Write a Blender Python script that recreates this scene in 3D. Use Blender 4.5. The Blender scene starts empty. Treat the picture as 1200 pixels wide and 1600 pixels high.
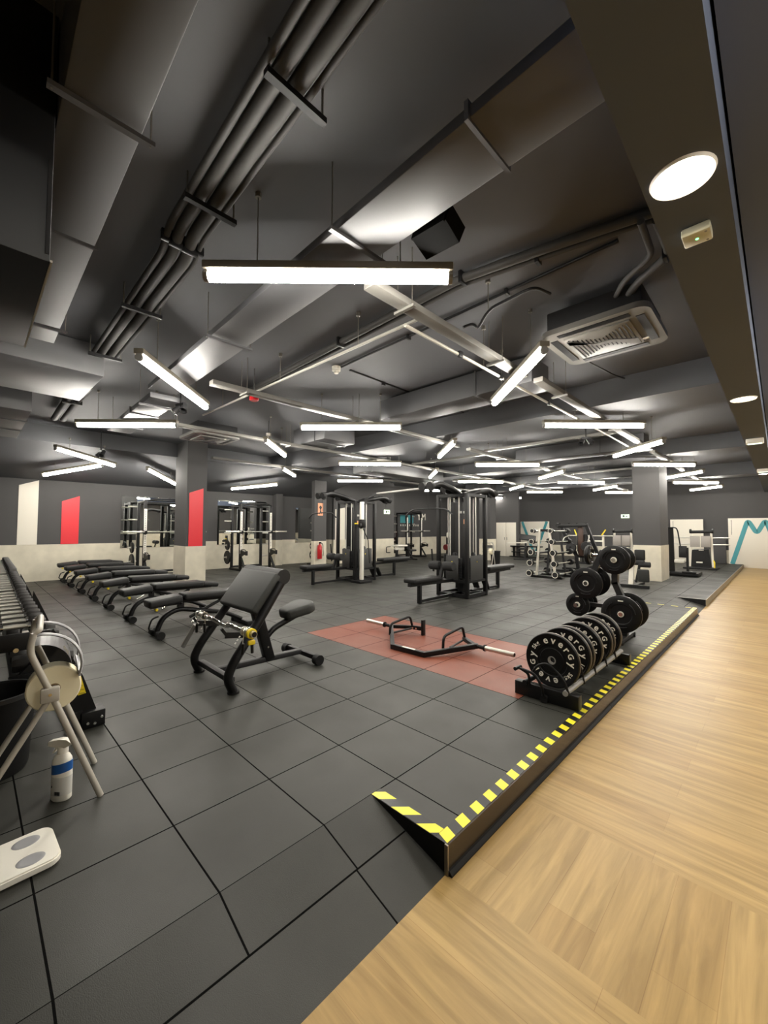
import bpy, bmesh, math, random
from mathutils import Vector, Matrix

# ------------------------------------------------------------------ scene, camera, world, exposure
SC = bpy.context.scene
COL = SC.collection
random.seed(7)
R_ = Vector((0.716, 0.698, 0.004)); U_ = Vector((0.025, -0.032, 0.999)); F_ = Vector((-0.698, 0.715, 0.040))
F_.normalize(); R_ = (R_ - F_ * R_.dot(F_)).normalized(); U_ = R_.cross(F_)
cam_data = bpy.data.cameras.new('camera'); cam = bpy.data.objects.new('camera', cam_data); COL.objects.link(cam)
cam_data.sensor_fit = 'VERTICAL'; cam_data.sensor_height = 24.0; cam_data.lens = 633.34 / 1600 * 24.0
cam_data.clip_start = 0.02; cam_data.clip_end = 200
M_ = Matrix.Identity(4)
for i in range(3):
    M_[i][0] = R_[i]; M_[i][1] = U_[i]; M_[i][2] = -F_[i]
M_[2][3] = 1.404
cam.matrix_world = M_
SC.camera = cam
wd = bpy.data.worlds.new('world'); SC.world = wd; wd.use_nodes = True
wd.node_tree.nodes['Background'].inputs[0].default_value = (1.0, 0.95, 0.88, 1)
wd.node_tree.nodes['Background'].inputs[1].default_value = 0.05
SC.view_settings.view_transform = 'Standard'; SC.view_settings.look = 'None'
SC.view_settings.gamma = 1.0; SC.view_settings.use_curve_mapping = False
SC.view_settings.exposure = 1.45
TUBE_POWER = 42.0
DOWNLIGHT_POWER = 60.0
SC.cycles.max_bounces = 8; SC.cycles.diffuse_bounces = 5; SC.cycles.glossy_bounces = 4
SC.cycles.sample_clamp_indirect = 6.0
SC.cycles.caustics_reflective = False; SC.cycles.caustics_refractive = False

# ------------------------------------------------------------------ materials
def s2l(c):
    return tuple(((v / 255) / 12.92 if v / 255 <= 0.04045 else ((v / 255 + 0.055) / 1.055) ** 2.4) for v in c)
def mat(name, rgb, rough=0.5, metal=0.0, noise=0.0, nscale=20.0, bump=0.0, spec=0.5, lin=False, coat=0.0):
    m = bpy.data.materials.new(name); m.use_nodes = True
    nt = m.node_tree; b = nt.nodes['Principled BSDF']
    c = rgb if lin else s2l(rgb)
    b.inputs['Base Color'].default_value = (*c, 1); b.inputs['Roughness'].default_value = rough
    b.inputs['Metallic'].default_value = metal; b.inputs['Specular IOR Level'].default_value = spec
    if coat: b.inputs['Coat Weight'].default_value = coat
    if noise or bump:
        tc = nt.nodes.new('ShaderNodeTexCoord'); n = nt.nodes.new('ShaderNodeTexNoise')
        n.inputs['Scale'].default_value = nscale; n.inputs['Detail'].default_value = 5
        nt.links.new(tc.outputs['Object'], n.inputs['Vector'])
        if noise:
            mx = nt.nodes.new('ShaderNodeMix'); mx.data_type = 'RGBA'
            mx.inputs['A'].default_value = (*[v * (1 - noise) for v in c], 1)
            mx.inputs['B'].default_value = (*[min(1, v * (1 + noise)) for v in c], 1)
            nt.links.new(n.outputs['Fac'], mx.inputs['Factor']); nt.links.new(mx.outputs['Result'], b.inputs['Base Color'])
        if bump:
            bp = nt.nodes.new('ShaderNodeBump'); bp.inputs['Strength'].default_value = bump; bp.inputs['Distance'].default_value = 0.004
            nt.links.new(n.outputs['Fac'], bp.inputs['Height']); nt.links.new(bp.outputs['Normal'], b.inputs['Normal'])
    return m
def emit(name, rgb, power):
    m = bpy.data.materials.new(name); m.use_nodes = True; nt = m.node_tree
    for n in list(nt.nodes): nt.nodes.remove(n)
    o = nt.nodes.new('ShaderNodeOutputMaterial'); e = nt.nodes.new('ShaderNodeEmission')
    e.inputs[0].default_value = (*rgb, 1); e.inputs[1].default_value = power
    nt.links.new(e.outputs[0], o.inputs[0]); return m
def math_node(nt, op, a=None, b=None, c=None):
    n = nt.nodes.new('ShaderNodeMath'); n.operation = op
    for i, v in enumerate((a, b, c)):
        if v is None: continue
        if isinstance(v, (int, float)): n.inputs[i].default_value = v
        else: nt.links.new(v, n.inputs[i])
    return n.outputs[0]
def mix_rgb(nt, f, a, b):
    mx = nt.nodes.new('ShaderNodeMix'); mx.data_type = 'RGBA'
    for s, v in (('Factor', f), ('A', a), ('B', b)):
        if isinstance(v, (int, float)): mx.inputs[s].default_value = v
        elif isinstance(v, tuple): mx.inputs[s].default_value = (*v[:3], 1)
        else: nt.links.new(v, mx.inputs[s])
    return mx.outputs['Result']
def tile_mat(name, rgb, x0, dx, y0, dy, rough=0.55, var=0.12, groove=0.0038, speck=None):
    """rubber gym tiles: grid of dark joints, per tile tone, scuffs"""
    m = bpy.data.materials.new(name); m.use_nodes = True; nt = m.node_tree; b = nt.nodes['Principled BSDF']
    geo = nt.nodes.new('ShaderNodeNewGeometry'); sx = nt.nodes.new('ShaderNodeSeparateXYZ')
    nt.links.new(geo.outputs['Position'], sx.inputs[0])
    u = math_node(nt, 'DIVIDE', math_node(nt, 'SUBTRACT', sx.outputs[0], x0), dx)
    v = math_node(nt, 'DIVIDE', math_node(nt, 'SUBTRACT', sx.outputs[1], y0), dy)
    def line(w, d):
        f = math_node(nt, 'FRACT', w); g = math_node(nt, 'MINIMUM', f, math_node(nt, 'SUBTRACT', 1.0, f))
        return math_node(nt, 'LESS_THAN', math_node(nt, 'MULTIPLY', g, d), groove)
    ln = math_node(nt, 'MAXIMUM', line(u, dx), line(v, dy))
    cx = nt.nodes.new('ShaderNodeCombineXYZ')
    nt.links.new(math_node(nt, 'FLOOR', u), cx.inputs[0]); nt.links.new(math_node(nt, 'FLOOR', v), cx.inputs[1])
    wn = nt.nodes.new('ShaderNodeTexWhiteNoise'); wn.noise_dimensions = '2D'; nt.links.new(cx.outputs[0], wn.inputs['Vector'])
    n1 = nt.nodes.new('ShaderNodeTexNoise'); n1.inputs['Scale'].default_value = 3.0; n1.inputs['Detail'].default_value = 8; n1.inputs['Roughness'].default_value = 0.65
    nt.links.new(geo.outputs['Position'], n1.inputs['Vector'])
    n2 = nt.nodes.new('ShaderNodeTexNoise'); n2.inputs['Scale'].default_value = 320.0; n2.inputs['Detail'].default_value = 2
    nt.links.new(geo.outputs['Position'], n2.inputs['Vector'])
    c = s2l(rgb)
    t = math_node(nt, 'ADD', math_node(nt, 'MULTIPLY', wn.outputs['Value'], 0.45), math_node(nt, 'MULTIPLY', math_node(nt, 'SUBTRACT', n1.outputs['Fac'], 0.25), 1.5))
    t = math_node(nt, 'ADD', t, math_node(nt, 'MULTIPLY', math_node(nt, 'SUBTRACT', n2.outputs['Fac'], 0.5), 0.9))
    base = mix_rgb(nt, t, tuple(x * (1 - var * 1.6) for x in c), tuple(x * (1 + var * 1.4) for x in c))
    if speck:
        vo = nt.nodes.new('ShaderNodeTexVoronoi'); vo.inputs['Scale'].default_value = 90.0
        nt.links.new(geo.outputs['Position'], vo.inputs['Vector'])
        base = mix_rgb(nt, math_node(nt, 'LESS_THAN', vo.outputs['Distance'], 0.16), base, s2l(speck))
    col = mix_rgb(nt, ln, base, (0.006, 0.006, 0.006))
    nt.links.new(col, b.inputs['Base Color']); nt.links.new(math_node(nt, 'MULTIPLY', math_node(nt, 'SUBTRACT', 1.0, ln), 0.45), b.inputs['Specular IOR Level'])
    n3 = nt.nodes.new('ShaderNodeTexNoise'); n3.inputs['Scale'].default_value = 1.7; n3.inputs['Detail'].default_value = 4
    nt.links.new(geo.outputs['Position'], n3.inputs['Vector'])
    nt.links.new(math_node(nt, 'ADD', math_node(nt, 'MULTIPLY', n3.outputs['Fac'], 0.35), rough - 0.19), b.inputs['Roughness'])
    bp = nt.nodes.new('ShaderNodeBump'); bp.inputs['Strength'].default_value = 0.5; bp.inputs['Distance'].default_value = 0.003
    hgt = math_node(nt, 'SUBTRACT', math_node(nt, 'MULTIPLY', n2.outputs['Fac'], 0.5), math_node(nt, 'MULTIPLY', ln, 1.0))
    nt.links.new(hgt, bp.inputs['Height']); nt.links.new(bp.outputs['Normal'], b.inputs['Normal'])
    return m
def wood_mat(name, rot):
    m = bpy.data.materials.new(name); m.use_nodes = True; nt = m.node_tree; b = nt.nodes['Principled BSDF']
    geo = nt.nodes.new('ShaderNodeNewGeometry'); mp = nt.nodes.new('ShaderNodeMapping')
    mp.inputs['Rotation'].default_value = (0, 0, rot); nt.links.new(geo.outputs['Position'], mp.inputs['Vector'])
    br = nt.nodes.new('ShaderNodeTexBrick'); br.offset = 0.37; br.inputs['Scale'].default_value = 1.0
    br.inputs['Brick Width'].default_value = 1.25; br.inputs['Row Height'].default_value = 0.18
    br.inputs['Mortar Size'].default_value = 0.0012; br.inputs['Mortar Smooth'].default_value = 0.3; br.inputs['Bias'].default_value = 0.0
    br.inputs['Color1'].default_value = (*s2l((184, 155, 101)), 1); br.inputs['Color2'].default_value = (*s2l((173, 142, 88)), 1)
    br.inputs['Mortar'].default_value = (*s2l((160, 128, 78)), 1)
    nt.links.new(mp.outputs[0], br.inputs['Vector'])
    m2 = nt.nodes.new('ShaderNodeMapping'); m2.inputs['Scale'].default_value = (1.2, 16.0, 1.0)
    nt.links.new(mp.outputs[0], m2.inputs['Vector'])
    n = nt.nodes.new('ShaderNodeTexNoise'); n.inputs['Scale'].default_value = 1.3; n.inputs['Detail'].default_value = 7; n.inputs['Roughness'].default_value = 0.6; n.inputs['Distortion'].default_value = 0.6
    nt.links.new(m2.outputs[0], n.inputs['Vector'])
    rp = nt.nodes.new('ShaderNodeValToRGB'); rp.color_ramp.elements[0].position = 0.35; rp.color_ramp.elements[1].position = 0.68
    rp.color_ramp.elements[0].color = (0.70, 0.66, 0.58, 1); rp.color_ramp.elements[1].color = (1.08, 1.06, 1.03, 1)
    nt.links.new(n.outputs['Fac'], rp.inputs['Fac'])
    mx = nt.nodes.new('ShaderNodeMix'); mx.data_type = 'RGBA'; mx.blend_type = 'MULTIPLY'; mx.inputs['Factor'].default_value = 1.0
    nt.links.new(br.outputs['Color'], mx.inputs['A']); nt.links.new(rp.outputs['Color'], mx.inputs['B'])
    nt.links.new(mx.outputs['Result'], b.inputs['Base Color']); b.inputs['Roughness'].default_value = 0.42; b.inputs['Specular IOR Level'].default_value = 0.4
    return m
def tape_mat(name, axis, period, slant, phase=0.0):
    """yellow and black warning stripes"""
    m = bpy.data.materials.new(name); m.use_nodes = True; nt = m.node_tree; b = nt.nodes['Principled BSDF']
    geo = nt.nodes.new('ShaderNodeNewGeometry'); sx = nt.nodes.new('ShaderNodeSeparateXYZ'); nt.links.new(geo.outputs['Position'], sx.inputs[0])
    p, q = (sx.outputs[1], sx.outputs[0]) if axis == 'Y' else (sx.outputs[0], sx.outputs[1])
    t = math_node(nt, 'ADD', math_node(nt, 'ADD', p, math_node(nt, 'MULTIPLY', q, slant)), phase)
    st = math_node(nt, 'LESS_THAN', math_node(nt, 'FRACT', math_node(nt, 'DIVIDE', t, period)), 0.5)
    c = mix_rgb(nt, st, (0.008, 0.008, 0.008), s2l((238, 226, 50)))
    nt.links.new(c, b.inputs['Base Color']); b.inputs['Roughness'].default_value = 0.35
    return m

X0, Y0T = -1.578, 0.719
RUBBER = tile_mat('rubber_tiles', (46, 46, 41), X0, 0.5, Y0T, 0.5)
RUBBER_RAMP = tile_mat('rubber_ramp_tiles', (45, 45, 40), -1.34, 0.7, Y0T, 0.5)
RUBBER_RAMP2 = tile_mat('rubber_ramp_long_tiles', (46, 46, 41), -1.34, 0.7, 0.212, 1.0)
RUBBER_RED = tile_mat('red_rubber_tiles', (118, 60, 41), X0, 0.5, Y0T, 0.5, groove=0.003, speck=(140, 82, 58))
WOOD_A = wood_mat('oak_planks_across', 0.0); WOOD_B = wood_mat('oak_planks_along', math.pi / 2)
DARKWALL = mat('anthracite_wall_paint', (72, 71, 71), 0.75, noise=0.06, nscale=2)
CONCRETE = mat('pale_concrete_dado', (208, 201, 182), 0.6, noise=0.24, nscale=3.5)
CEIL = mat('dark_ceiling_paint', (85, 86, 89), 0.7, noise=0.08, nscale=1.5)
BEAM = mat('bounce_offset_beam_paint', (84, 94, 116), 0.7, noise=0.08, nscale=1.5)  # blue put into the colour to offset yellow bounce off the wood
CLOTH = mat('speaker_cloth', (20, 20, 20), 1.0, spec=0.05)
DUCT = mat('dark_painted_duct', (80, 80, 82), 0.5, noise=0.06, nscale=4)
TRAY = mat('grey_painted_tray', (104, 102, 97), 0.45)
PIPE = mat('grey_painted_pipe', (64, 63, 61), 0.7)
RODM = mat('dull_steel_rod', (120, 116, 108), 0.4, metal=0.6)
BLACK = mat('black_powder_coat', (13, 13, 14), 0.42, noise=0.1, nscale=60, spec=0.35)
BLACK2 = mat('satin_black_steel', (18, 18, 19), 0.45, spec=0.35)
CHAR = mat('charcoal_steel', (38, 38, 39), 0.45, spec=0.4)
GREYST = mat('grey_steel', (138, 136, 132), 0.4)
SILVER = mat('silver_frame', (188, 185, 176), 0.35, metal=0.3)
CHROME = mat('chrome', (222, 220, 214), 0.16, metal=1.0)
KNURL = mat('brushed_steel', (214, 210, 200), 0.32, metal=0.85)
UPH = mat('charcoal_upholstery', (52, 53, 51), 0.55, spec=0.4, bump=0.15, nscale=220)
UPH_BLACK = mat('black_upholstery', (28, 28, 28), 0.5, spec=0.4, bump=0.15, nscale=220)
FOAM = mat('dark_foam', (34, 34, 34), 0.8, bump=0.2, nscale=150)
RUB = mat('black_rubber', (17, 17, 17), 0.6, spec=0.3, bump=0.1, nscale=200)
BUMPER = mat('bumper_rubber', (11, 11, 12), 0.45, spec=0.3, noise=0.15, nscale=90)
HEAD = mat('dumbbell_rubber', (44, 42, 40), 0.6, noise=0.2, nscale=80)
WHITE = mat('white_paint', (232, 228, 216), 0.5)
WHITEPL = mat('white_plastic', (236, 232, 220), 0.35)
CREAM = mat('cream_paper', (232, 222, 190), 0.8, noise=0.05, nscale=15)
GREYPL = mat('grey_plastic', (150, 150, 152), 0.3)
GREYDIM = mat('grey_rubber_pad', (140, 134, 128), 0.45)
ROD_SHEEN = mat('guide_rod_painted_sheen', (214, 212, 204), 0.3, metal=0.35)  # pale base stands in for lamp reflections on the chrome rods
GUARD = mat('grey_stack_guard', (58, 58, 57), 0.5)
TUBEGREY = mat('light_grey_tube', (172, 167, 156), 0.4)
RED = mat('red_panel', (216, 36, 48), 0.4)
TEAL = mat('teal_paint', (68, 150, 158), 0.5)
PANELW = mat('white_panel', (224, 218, 204), 0.55)
ORANGE = mat('orange_poster', (228, 158, 120), 0.6)
YELLOW = mat('yellow_tag', (236, 208, 40), 0.45)
BLUE = mat('blue_label', (30, 88, 160), 0.4)
LABELGREY = mat('pale_grey_label', (206, 204, 196), 0.5)
INK = mat('dark_ink', (44, 44, 46), 0.6)
EXTRED = mat('extinguisher_red', (176, 28, 34), 0.3)
MIRROR = mat('mirror_glass', (225, 228, 226), 0.015, metal=1.0)
FASCIA = mat('brown_black_fascia', (52, 41, 26), 0.25, noise=0.1, nscale=5)
FASCIA_PALE = mat('pale_stone_fascia', (150, 142, 124), 0.45, noise=0.25, nscale=6)
ALU = mat('aluminium_profile', (150, 142, 128), 0.3, metal=0.8)
GLOSSBLACK = mat('gloss_black_box', (4, 4, 5), 0.5)
TUBE_E = emit('tube_glow', (1.0, 0.95, 0.86), TUBE_POWER)
DOWN_E = emit('downlight_glow', (1.0, 0.86, 0.64), DOWNLIGHT_POWER)
EXIT_E = emit('exit_sign_glow', (0.85, 1.0, 0.72), 0.9)
GREEN_E = emit('green_indicator', (0.1, 1.0, 0.2), 3.0)
WARM_E = emit('far_lamp_glow', (1.0, 0.93, 0.80), 18.0)
TAPE_LONG = tape_mat('hazard_tape_along_edge', 'Y', 0.128, 0.35)
TAPE_END = tape_mat('hazard_tape_across_end', 'X', 0.165, -1.0)

# ------------------------------------------------------------------ mesh helpers
def frame_from(d, up=Vector((0, 0, 1))):
    d = d.normalized()
    if abs(d.dot(up)) > 0.999: up = Vector((0, 1, 0))
    x = up.cross(d).normalized(); y = d.cross(x).normalized()
    return x, y, d
def fillet(pts, r, seg=5):
    pts = [Vector(p) for p in pts]; out = [pts[0]]
    for i in range(1, len(pts) - 1):
        a, b, c = pts[i - 1], pts[i], pts[i + 1]
        d1 = (a - b); d2 = (c - b); k = min(r, d1.length * 0.49, d2.length * 0.49)
        p, q = b + d1.normalized() * k, b + d2.normalized() * k
        for j in range(seg + 1):
            t = j / seg
            out.append(p.lerp(b, t).lerp(b.lerp(q, t), t))
    out.append(pts[-1]); return out
KEEP_WHOLE = {'lettering', 'printed_lines', 'peg_holes', 'barcode', 'cover_slots', 'small_letters', 'white_letters', 'sign_symbol', 'grille_slats', 'weight_stack', 'grip_slot', 'printed_figure', 'spring'}
class MB:
    def __init__(s): s.bm = bmesh.new()
    def _geom(s, vs, M):
        for v in vs: v.co = M @ v.co
    def box(s, c, size, rot=None, bevel=0.0, seg=2):
        g = bmesh.ops.create_cube(s.bm, size=1.0); vs = g['verts']
        for v in vs: v.co = Vector((v.co.x * size[0], v.co.y * size[1], v.co.z * size[2]))
        if bevel:
            es = list({e for v in vs for e in v.link_edges})
            r = bmesh.ops.bevel(s.bm, geom=es, offset=bevel, segments=seg, affect='EDGES', profile=0.5)
            vs = list({v for f in r['faces'] for v in f.verts} | {v for v in vs if v.is_valid})
        M = Matrix.Translation(Vector(c))
        if rot is not None: M = M @ rot.to_4x4()
        s._geom(vs, M); return s
    def bar(s, a, b, w, h, up=(0, 0, 1), bevel=0.0):
        a, b = Vector(a), Vector(b); x, y, d = frame_from(b - a, Vector(up))
        return s.box((a + b) / 2, (w, h, (b - a).length), Matrix((x, y, d)).transposed(), bevel)
    def tube(s, pts, r, seg=10, closed=False, cap=True, flat=None):
        pts = [Vector(p) for p in pts]; n = len(pts); rings = []
        d0 = (pts[1] - pts[0]).normalized(); x, y, _ = frame_from(d0)
        for i in range(n):
            if closed: d = (pts[(i + 1) % n] - pts[i - 1]).normalized()
            else: d = (pts[min(i + 1, n - 1)] - pts[max(i - 1, 0)]).normalized()
            x = (x - d * x.dot(d)).normalized(); y = d.cross(x)
            rr = r[i] if isinstance(r, (list, tuple)) else r
            ry = rr if flat is None else flat
            rings.append([s.bm.verts.new(pts[i] + x * math.cos(2 * math.pi * k / seg) * rr + y * math.sin(2 * math.pi * k / seg) * ry) for k in range(seg)])
        for i in range(n if closed else n - 1):
            A, B = rings[i], rings[(i + 1) % n]
            for k in range(seg): s.bm.faces.new((A[k], A[(k + 1) % seg], B[(k + 1) % seg], B[k]))
        if cap and not closed:
            s.bm.faces.new(rings[0][::-1]); s.bm.faces.new(rings[-1])
        return s
    def cyl(s, a, b, r, seg=16): return s.tube([a, b], r, seg)
    def lathe(s, prof, origin=(0, 0, 0), axis=(0, 0, 1), seg=24, closed=False):
        """profile of (radius, height) pairs turned about the axis"""
        x, y, d = frame_from(Vector(axis)); o = Vector(origin); rings = []
        for (r, h) in prof:
            if r < 1e-6: rings.append([s.bm.verts.new(o + d * h)])
            else: rings.append([s.bm.verts.new(o + d * h + x * math.cos(2 * math.pi * k / seg) * r + y * math.sin(2 * math.pi * k / seg) * r) for k in range(seg)])
        m = len(rings)
        for i in range(m if closed else m - 1):
            A, B = rings[i], rings[(i + 1) % m]
            for k in range(seg):
                k2 = (k + 1) % seg
                if len(A) == 1 and len(B) == 1: continue
                if len(A) == 1: s.bm.faces.new((A[0], B[k2], B[k]))
                elif len(B) == 1: s.bm.faces.new((A[k], A[k2], B[0]))
                else: s.bm.faces.new((A[k], A[k2], B[k2], B[k]))
        return s
    def disc(s, c, axis, ro, ri, t, edge=0.006, seg=32):
        """plate with a centre hole"""
        h = t / 2; e = min(edge, h)
        return s.lathe([(ri, -h), (ro - e, -h), (ro, -h + e), (ro, h - e), (ro - e, h), (ri, h)], c, axis, seg, closed=True)
    def prism(s, poly, o, ux, uy, depth):
        """polygon in plane (ux, uy) at o, extruded both ways along the normal"""
        o, ux, uy = Vector(o), Vector(ux).normalized(), Vector(uy).normalized(); n = ux.cross(uy) * (depth / 2)
        A = [s.bm.verts.new(o + ux * p[0] + uy * p[1] - n) for p in poly]; B = [s.bm.verts.new(o + ux * p[0] + uy * p[1] + n) for p in poly]
        s.bm.faces.new(A[::-1]); s.bm.faces.new(B); k = len(A)
        for i in range(k): s.bm.faces.new((A[i], A[(i + 1) % k], B[(i + 1) % k], B[i]))
        return s
    def quad(s, *p):
        s.bm.faces.new([s.bm.verts.new(Vector(q)) for q in p]); return s
    def mesh_in(s, me, M):
        t = bmesh.new(); t.from_mesh(me); vm = {}
        for v in t.verts: vm[v.index] = s.bm.verts.new(M @ v.co)
        for f in t.faces:
            try: s.bm.faces.new([vm[v.index] for v in f.verts])
            except ValueError: pass
        t.free(); return s
    def build(s, name, m, parent=None, loc=None, smooth=True, mats=None):
        if parent is not None and mats is None and name not in KEEP_WHOLE:
            gs = s.pieces()
            if len(gs) > 1:
                first = None
                for g in gs[1:]:
                    q = MB(); vm = {}
                    for f in g:
                        q.bm.faces.new([vm.setdefault(v, None) or vm.__setitem__(v, q.bm.verts.new(v.co)) or vm[v] for v in f.verts])
                    q._one(name, m, parent, smooth)
                bmesh.ops.delete(s.bm, geom=list({v for g in gs[1:] for f in g for v in f.verts}), context='VERTS')
        return s._one(name, m, parent, smooth, mats)
    def pieces(s):
        """groups of faces that touch or nearly touch"""
        seen, isl = set(), []
        for f0 in s.bm.faces:
            if f0 in seen: continue
            st, g = [f0], []; seen.add(f0)
            while st:
                f = st.pop(); g.append(f)
                for v in f.verts:
                    for h in v.link_faces:
                        if h not in seen: seen.add(h); st.append(h)
            co = [v.co for f in g for v in f.verts]
            isl.append([g, [min(c[i] for c in co) - 0.003 for i in range(3)], [max(c[i] for c in co) + 0.003 for i in range(3)]])
        merged = True
        while merged and len(isl) > 1:
            merged = False
            for i in range(len(isl)):
                for j in range(i + 1, len(isl)):
                    a, b = isl[i], isl[j]
                    if all(a[1][k] <= b[2][k] and b[1][k] <= a[2][k] for k in range(3)):
                        isl[i] = [a[0] + b[0], [min(a[1][k], b[1][k]) for k in range(3)], [max(a[2][k], b[2][k]) for k in range(3)]]
                        isl.pop(j); merged = True; break
                if merged: break
        return [x[0] for x in isl]
    def _one(s, name, m, parent=None, smooth=True, mats=None, loc=None):
        bmesh.ops.recalc_face_normals(s.bm, faces=s.bm.faces)
        me = bpy.data.meshes.new(name); s.bm.to_mesh(me); s.bm.free()
        if smooth and len(me.polygons):
            me.polygons.foreach_set('use_smooth', [True] * len(me.polygons)); me.set_sharp_from_angle(angle=math.radians(38))
        for q in (mats or [m]): me.materials.append(q)
        o = bpy.data.objects.new(name, me); COL.objects.link(o)
        if parent is not None: o.parent = parent
        if loc is not None: o.location = loc
        return o
def tag(o, label, cat, group=None, kind=None):
    o['label'] = label; o['category'] = cat
    if group: o['group'] = group
    if kind: o['kind'] = kind
    return o
def thing(name, label, cat, loc=(0, 0, 0), rz=0.0, group=None):
    o = bpy.data.objects.new(name, None); COL.objects.link(o); o.location = loc; o.rotation_euler = (0, 0, rz)
    o.empty_display_size = 0.1
    return tag(o, label, cat, group)
def struct(name, mb, m, mats=None, smooth=False):
    o = mb.build(name, m, smooth=smooth, mats=mats); o['kind'] = 'structure'; return o
def copy_tree(o, parent=None):
    c = o.copy(); COL.objects.link(c)
    if parent is not None: c.parent = parent
    for ch in [x for x in ALLCH.get(o.name, [])]: copy_tree(ch, c)
    return c
ALLCH = {}
def index_children():
    ALLCH.clear()
    for x in bpy.data.objects:
        if x.parent: ALLCH.setdefault(x.parent.name, []).append(x)
def rotz(a): return Matrix.Rotation(a, 3, 'Z')
def roty(a): return Matrix.Rotation(a, 3, 'Y')
def rotx(a): return Matrix.Rotation(a, 3, 'X')
_letters = {}
def letter_mesh(ch, size=1.0, ext=0.0015):
    k = (ch, size, ext)
    if k not in _letters:
        cu = bpy.data.curves.new('glyph', 'FONT'); cu.body = ch; cu.size = size; cu.align_x = 'CENTER'; cu.align_y = 'CENTER'; cu.extrude = ext; cu.offset = size * 0.018
        cu.resolution_u = 3
        ob = bpy.data.objects.new('glyph', cu); COL.objects.link(ob)
        dg = bpy.context.evaluated_depsgraph_get(); dg.update()
        _letters[k] = bpy.data.meshes.new_from_object(ob.evaluated_get(dg))
        bpy.data.objects.remove(ob); bpy.data.curves.remove(cu)
    return _letters[k]
ORD = ['first', 'second', 'third', 'fourth', 'fifth', 'sixth', 'seventh', 'eighth', 'ninth', 'tenth', 'eleventh', 'twelfth', 'thirteenth', 'fourteenth',
       'fifteenth', 'sixteenth', 'seventeenth', 'eighteenth', 'nineteenth', 'twentieth', 'twenty-first', 'twenty-second', 'twenty-third', 'twenty-fourth', 'twenty-fifth', 'twenty-sixth', 'twenty-seventh', 'twenty-eighth', 'twenty-ninth', 'thirtieth']

# ------------------------------------------------------------------ floors, platform, ramps
W = -0.13            # level of the wooden corridor floor below the rubber
YN, YF, YR = 1.53, 9.15, 10.35
XE = -1.10
RX0, RX1, RY0, RY1 = -4.578, -1.578, 3.219, 4.719
b = MB()
def rect(x0, x1, y0, y1, z=0.0): b.quad((x0, y0, z), (x1, y0, z), (x1, y1, z), (x0, y1, z))
rect(-14.2, RX0, -5, 22.2); rect(RX0, RX1, -5, RY0); rect(RX0, RX1, RY1, 22.2)
rect(X0, XE, YN, YF); rect(X0, XE, YR, 22.0)
struct('floor', b, RUBBER)
b = MB(); rect(RX0, RX1, RY0, RY1)
struct('floor_red_tiles', b, RUBBER_RED)
b = MB(); XM, WM = -1.34, W * 0.5
for ya, yb in ((-5, YN), (YF, YR)):
    b.quad((X0, ya, 0), (XM, ya, WM), (XM, yb, WM), (X0, yb, 0))
    f = b.bm.faces.new([b.bm.verts.new(Vector(p)) for p in ((XM, ya, WM), (XE, ya, W), (XE, yb, W), (XM, yb, WM))]); f.material_index = 1
struct('floor_ramp', b, None, mats=[RUBBER_RAMP, RUBBER_RAMP2])
b = MB()
b.quad((X0, YN, 0), (XE, YN, 0), (XE, YN, W)); b.quad((X0, YF, 0), (XE, YF, 0), (XE, YF, W)); b.quad((X0, YR, 0), (XE, YR, 0), (XE, YR, W))
struct('trim_ramp_sides', b, BLACK)
b = MB(); b.box((XE + 0.006, (YN + YF) / 2, W / 2), (0.012, YF - YN, -W)); struct('trim_1', b, FASCIA)
b = MB(); b.box((XE + 0.006, (YR + 22) / 2, W / 2), (0.012, 22 - YR, -W)); struct('trim_2', b, FASCIA_PALE)
b = MB(); b.bar((XE + 0.006, YN - 0.004, W), (XE + 0.006, YN - 0.004, 0.002), 0.018, 0.008); struct('trim_3', b, ALU)
b = MB()
prof = [(0, 0), (0.02, 0), (0.02, 0.008), (0.008, 0.022), (0, 0.024)]
for y0, y1 in ((YN, 3.9), (3.905, 6.4), (6.405, YF)):
    b.prism([(p[0], p[1]) for p in prof], (XE + 0.012, (y0 + y1) / 2, W), (1, 0, 0), (0, 0, 1), y1 - y0)
struct('baseboard_platform', b, RUB)
b = MB()
for x0, x1, y0, y1, mi in ((XE, 6, -6, YN, 0), (XE, 6, YN, 2.25, 1), (XE, 6, 2.25, 22.2, 0)):
    f = b.bm.faces.new([b.bm.verts.new(Vector(p)) for p in ((x0, y0, W), (x1, y0, W), (x1, y1, W), (x0, y1, W))]); f.material_index = mi
struct('floor_wood', b, None, mats=[WOOD_A, WOOD_B])

# hazard tape laid on the platform rim
t = MB(); t.box((XE - 0.028, (YN + YF) / 2, 0.0008), (0.06, YF - YN, 0.0016)); o = t.build('hazard_tape', TAPE_LONG, smooth=False)
tag(o, 'yellow and black hazard tape along the raised edge beside the wooden floor', 'tape')
t = MB(); t.box(((X0 + XE) / 2 - 0.03, YN + 0.034, 0.0008), (XE - X0 - 0.06, 0.064, 0.0016)); o = t.build('hazard_tape', TAPE_END, smooth=False)
tag(o, 'short yellow and black hazard tape across the platform end above the near ramp', 'tape')
t = MB(); t.box(((-2.0 + XE) / 2 - 0.05, YF - 0.06, 0.0008), (0.85, 0.03, 0.0016)); o = t.build('hazard_tape', tape_mat('hazard_tape_far_end', 'X', 0.21, 0.0), smooth=False)
tag(o, 'faded dashed hazard tape across the platform end before the far ramp', 'tape')
t = MB(); t.box(((X0 + XE) / 2, YR + 0.02, 0.0008), (XE - X0, 0.03, 0.0016)); o = t.build('hazard_tape', mat('pale_tape', (190, 186, 176), 0.5), smooth=False)
tag(o, 'pale strip of tape on the rim of the second platform past the far ramp', 'tape')

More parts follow.
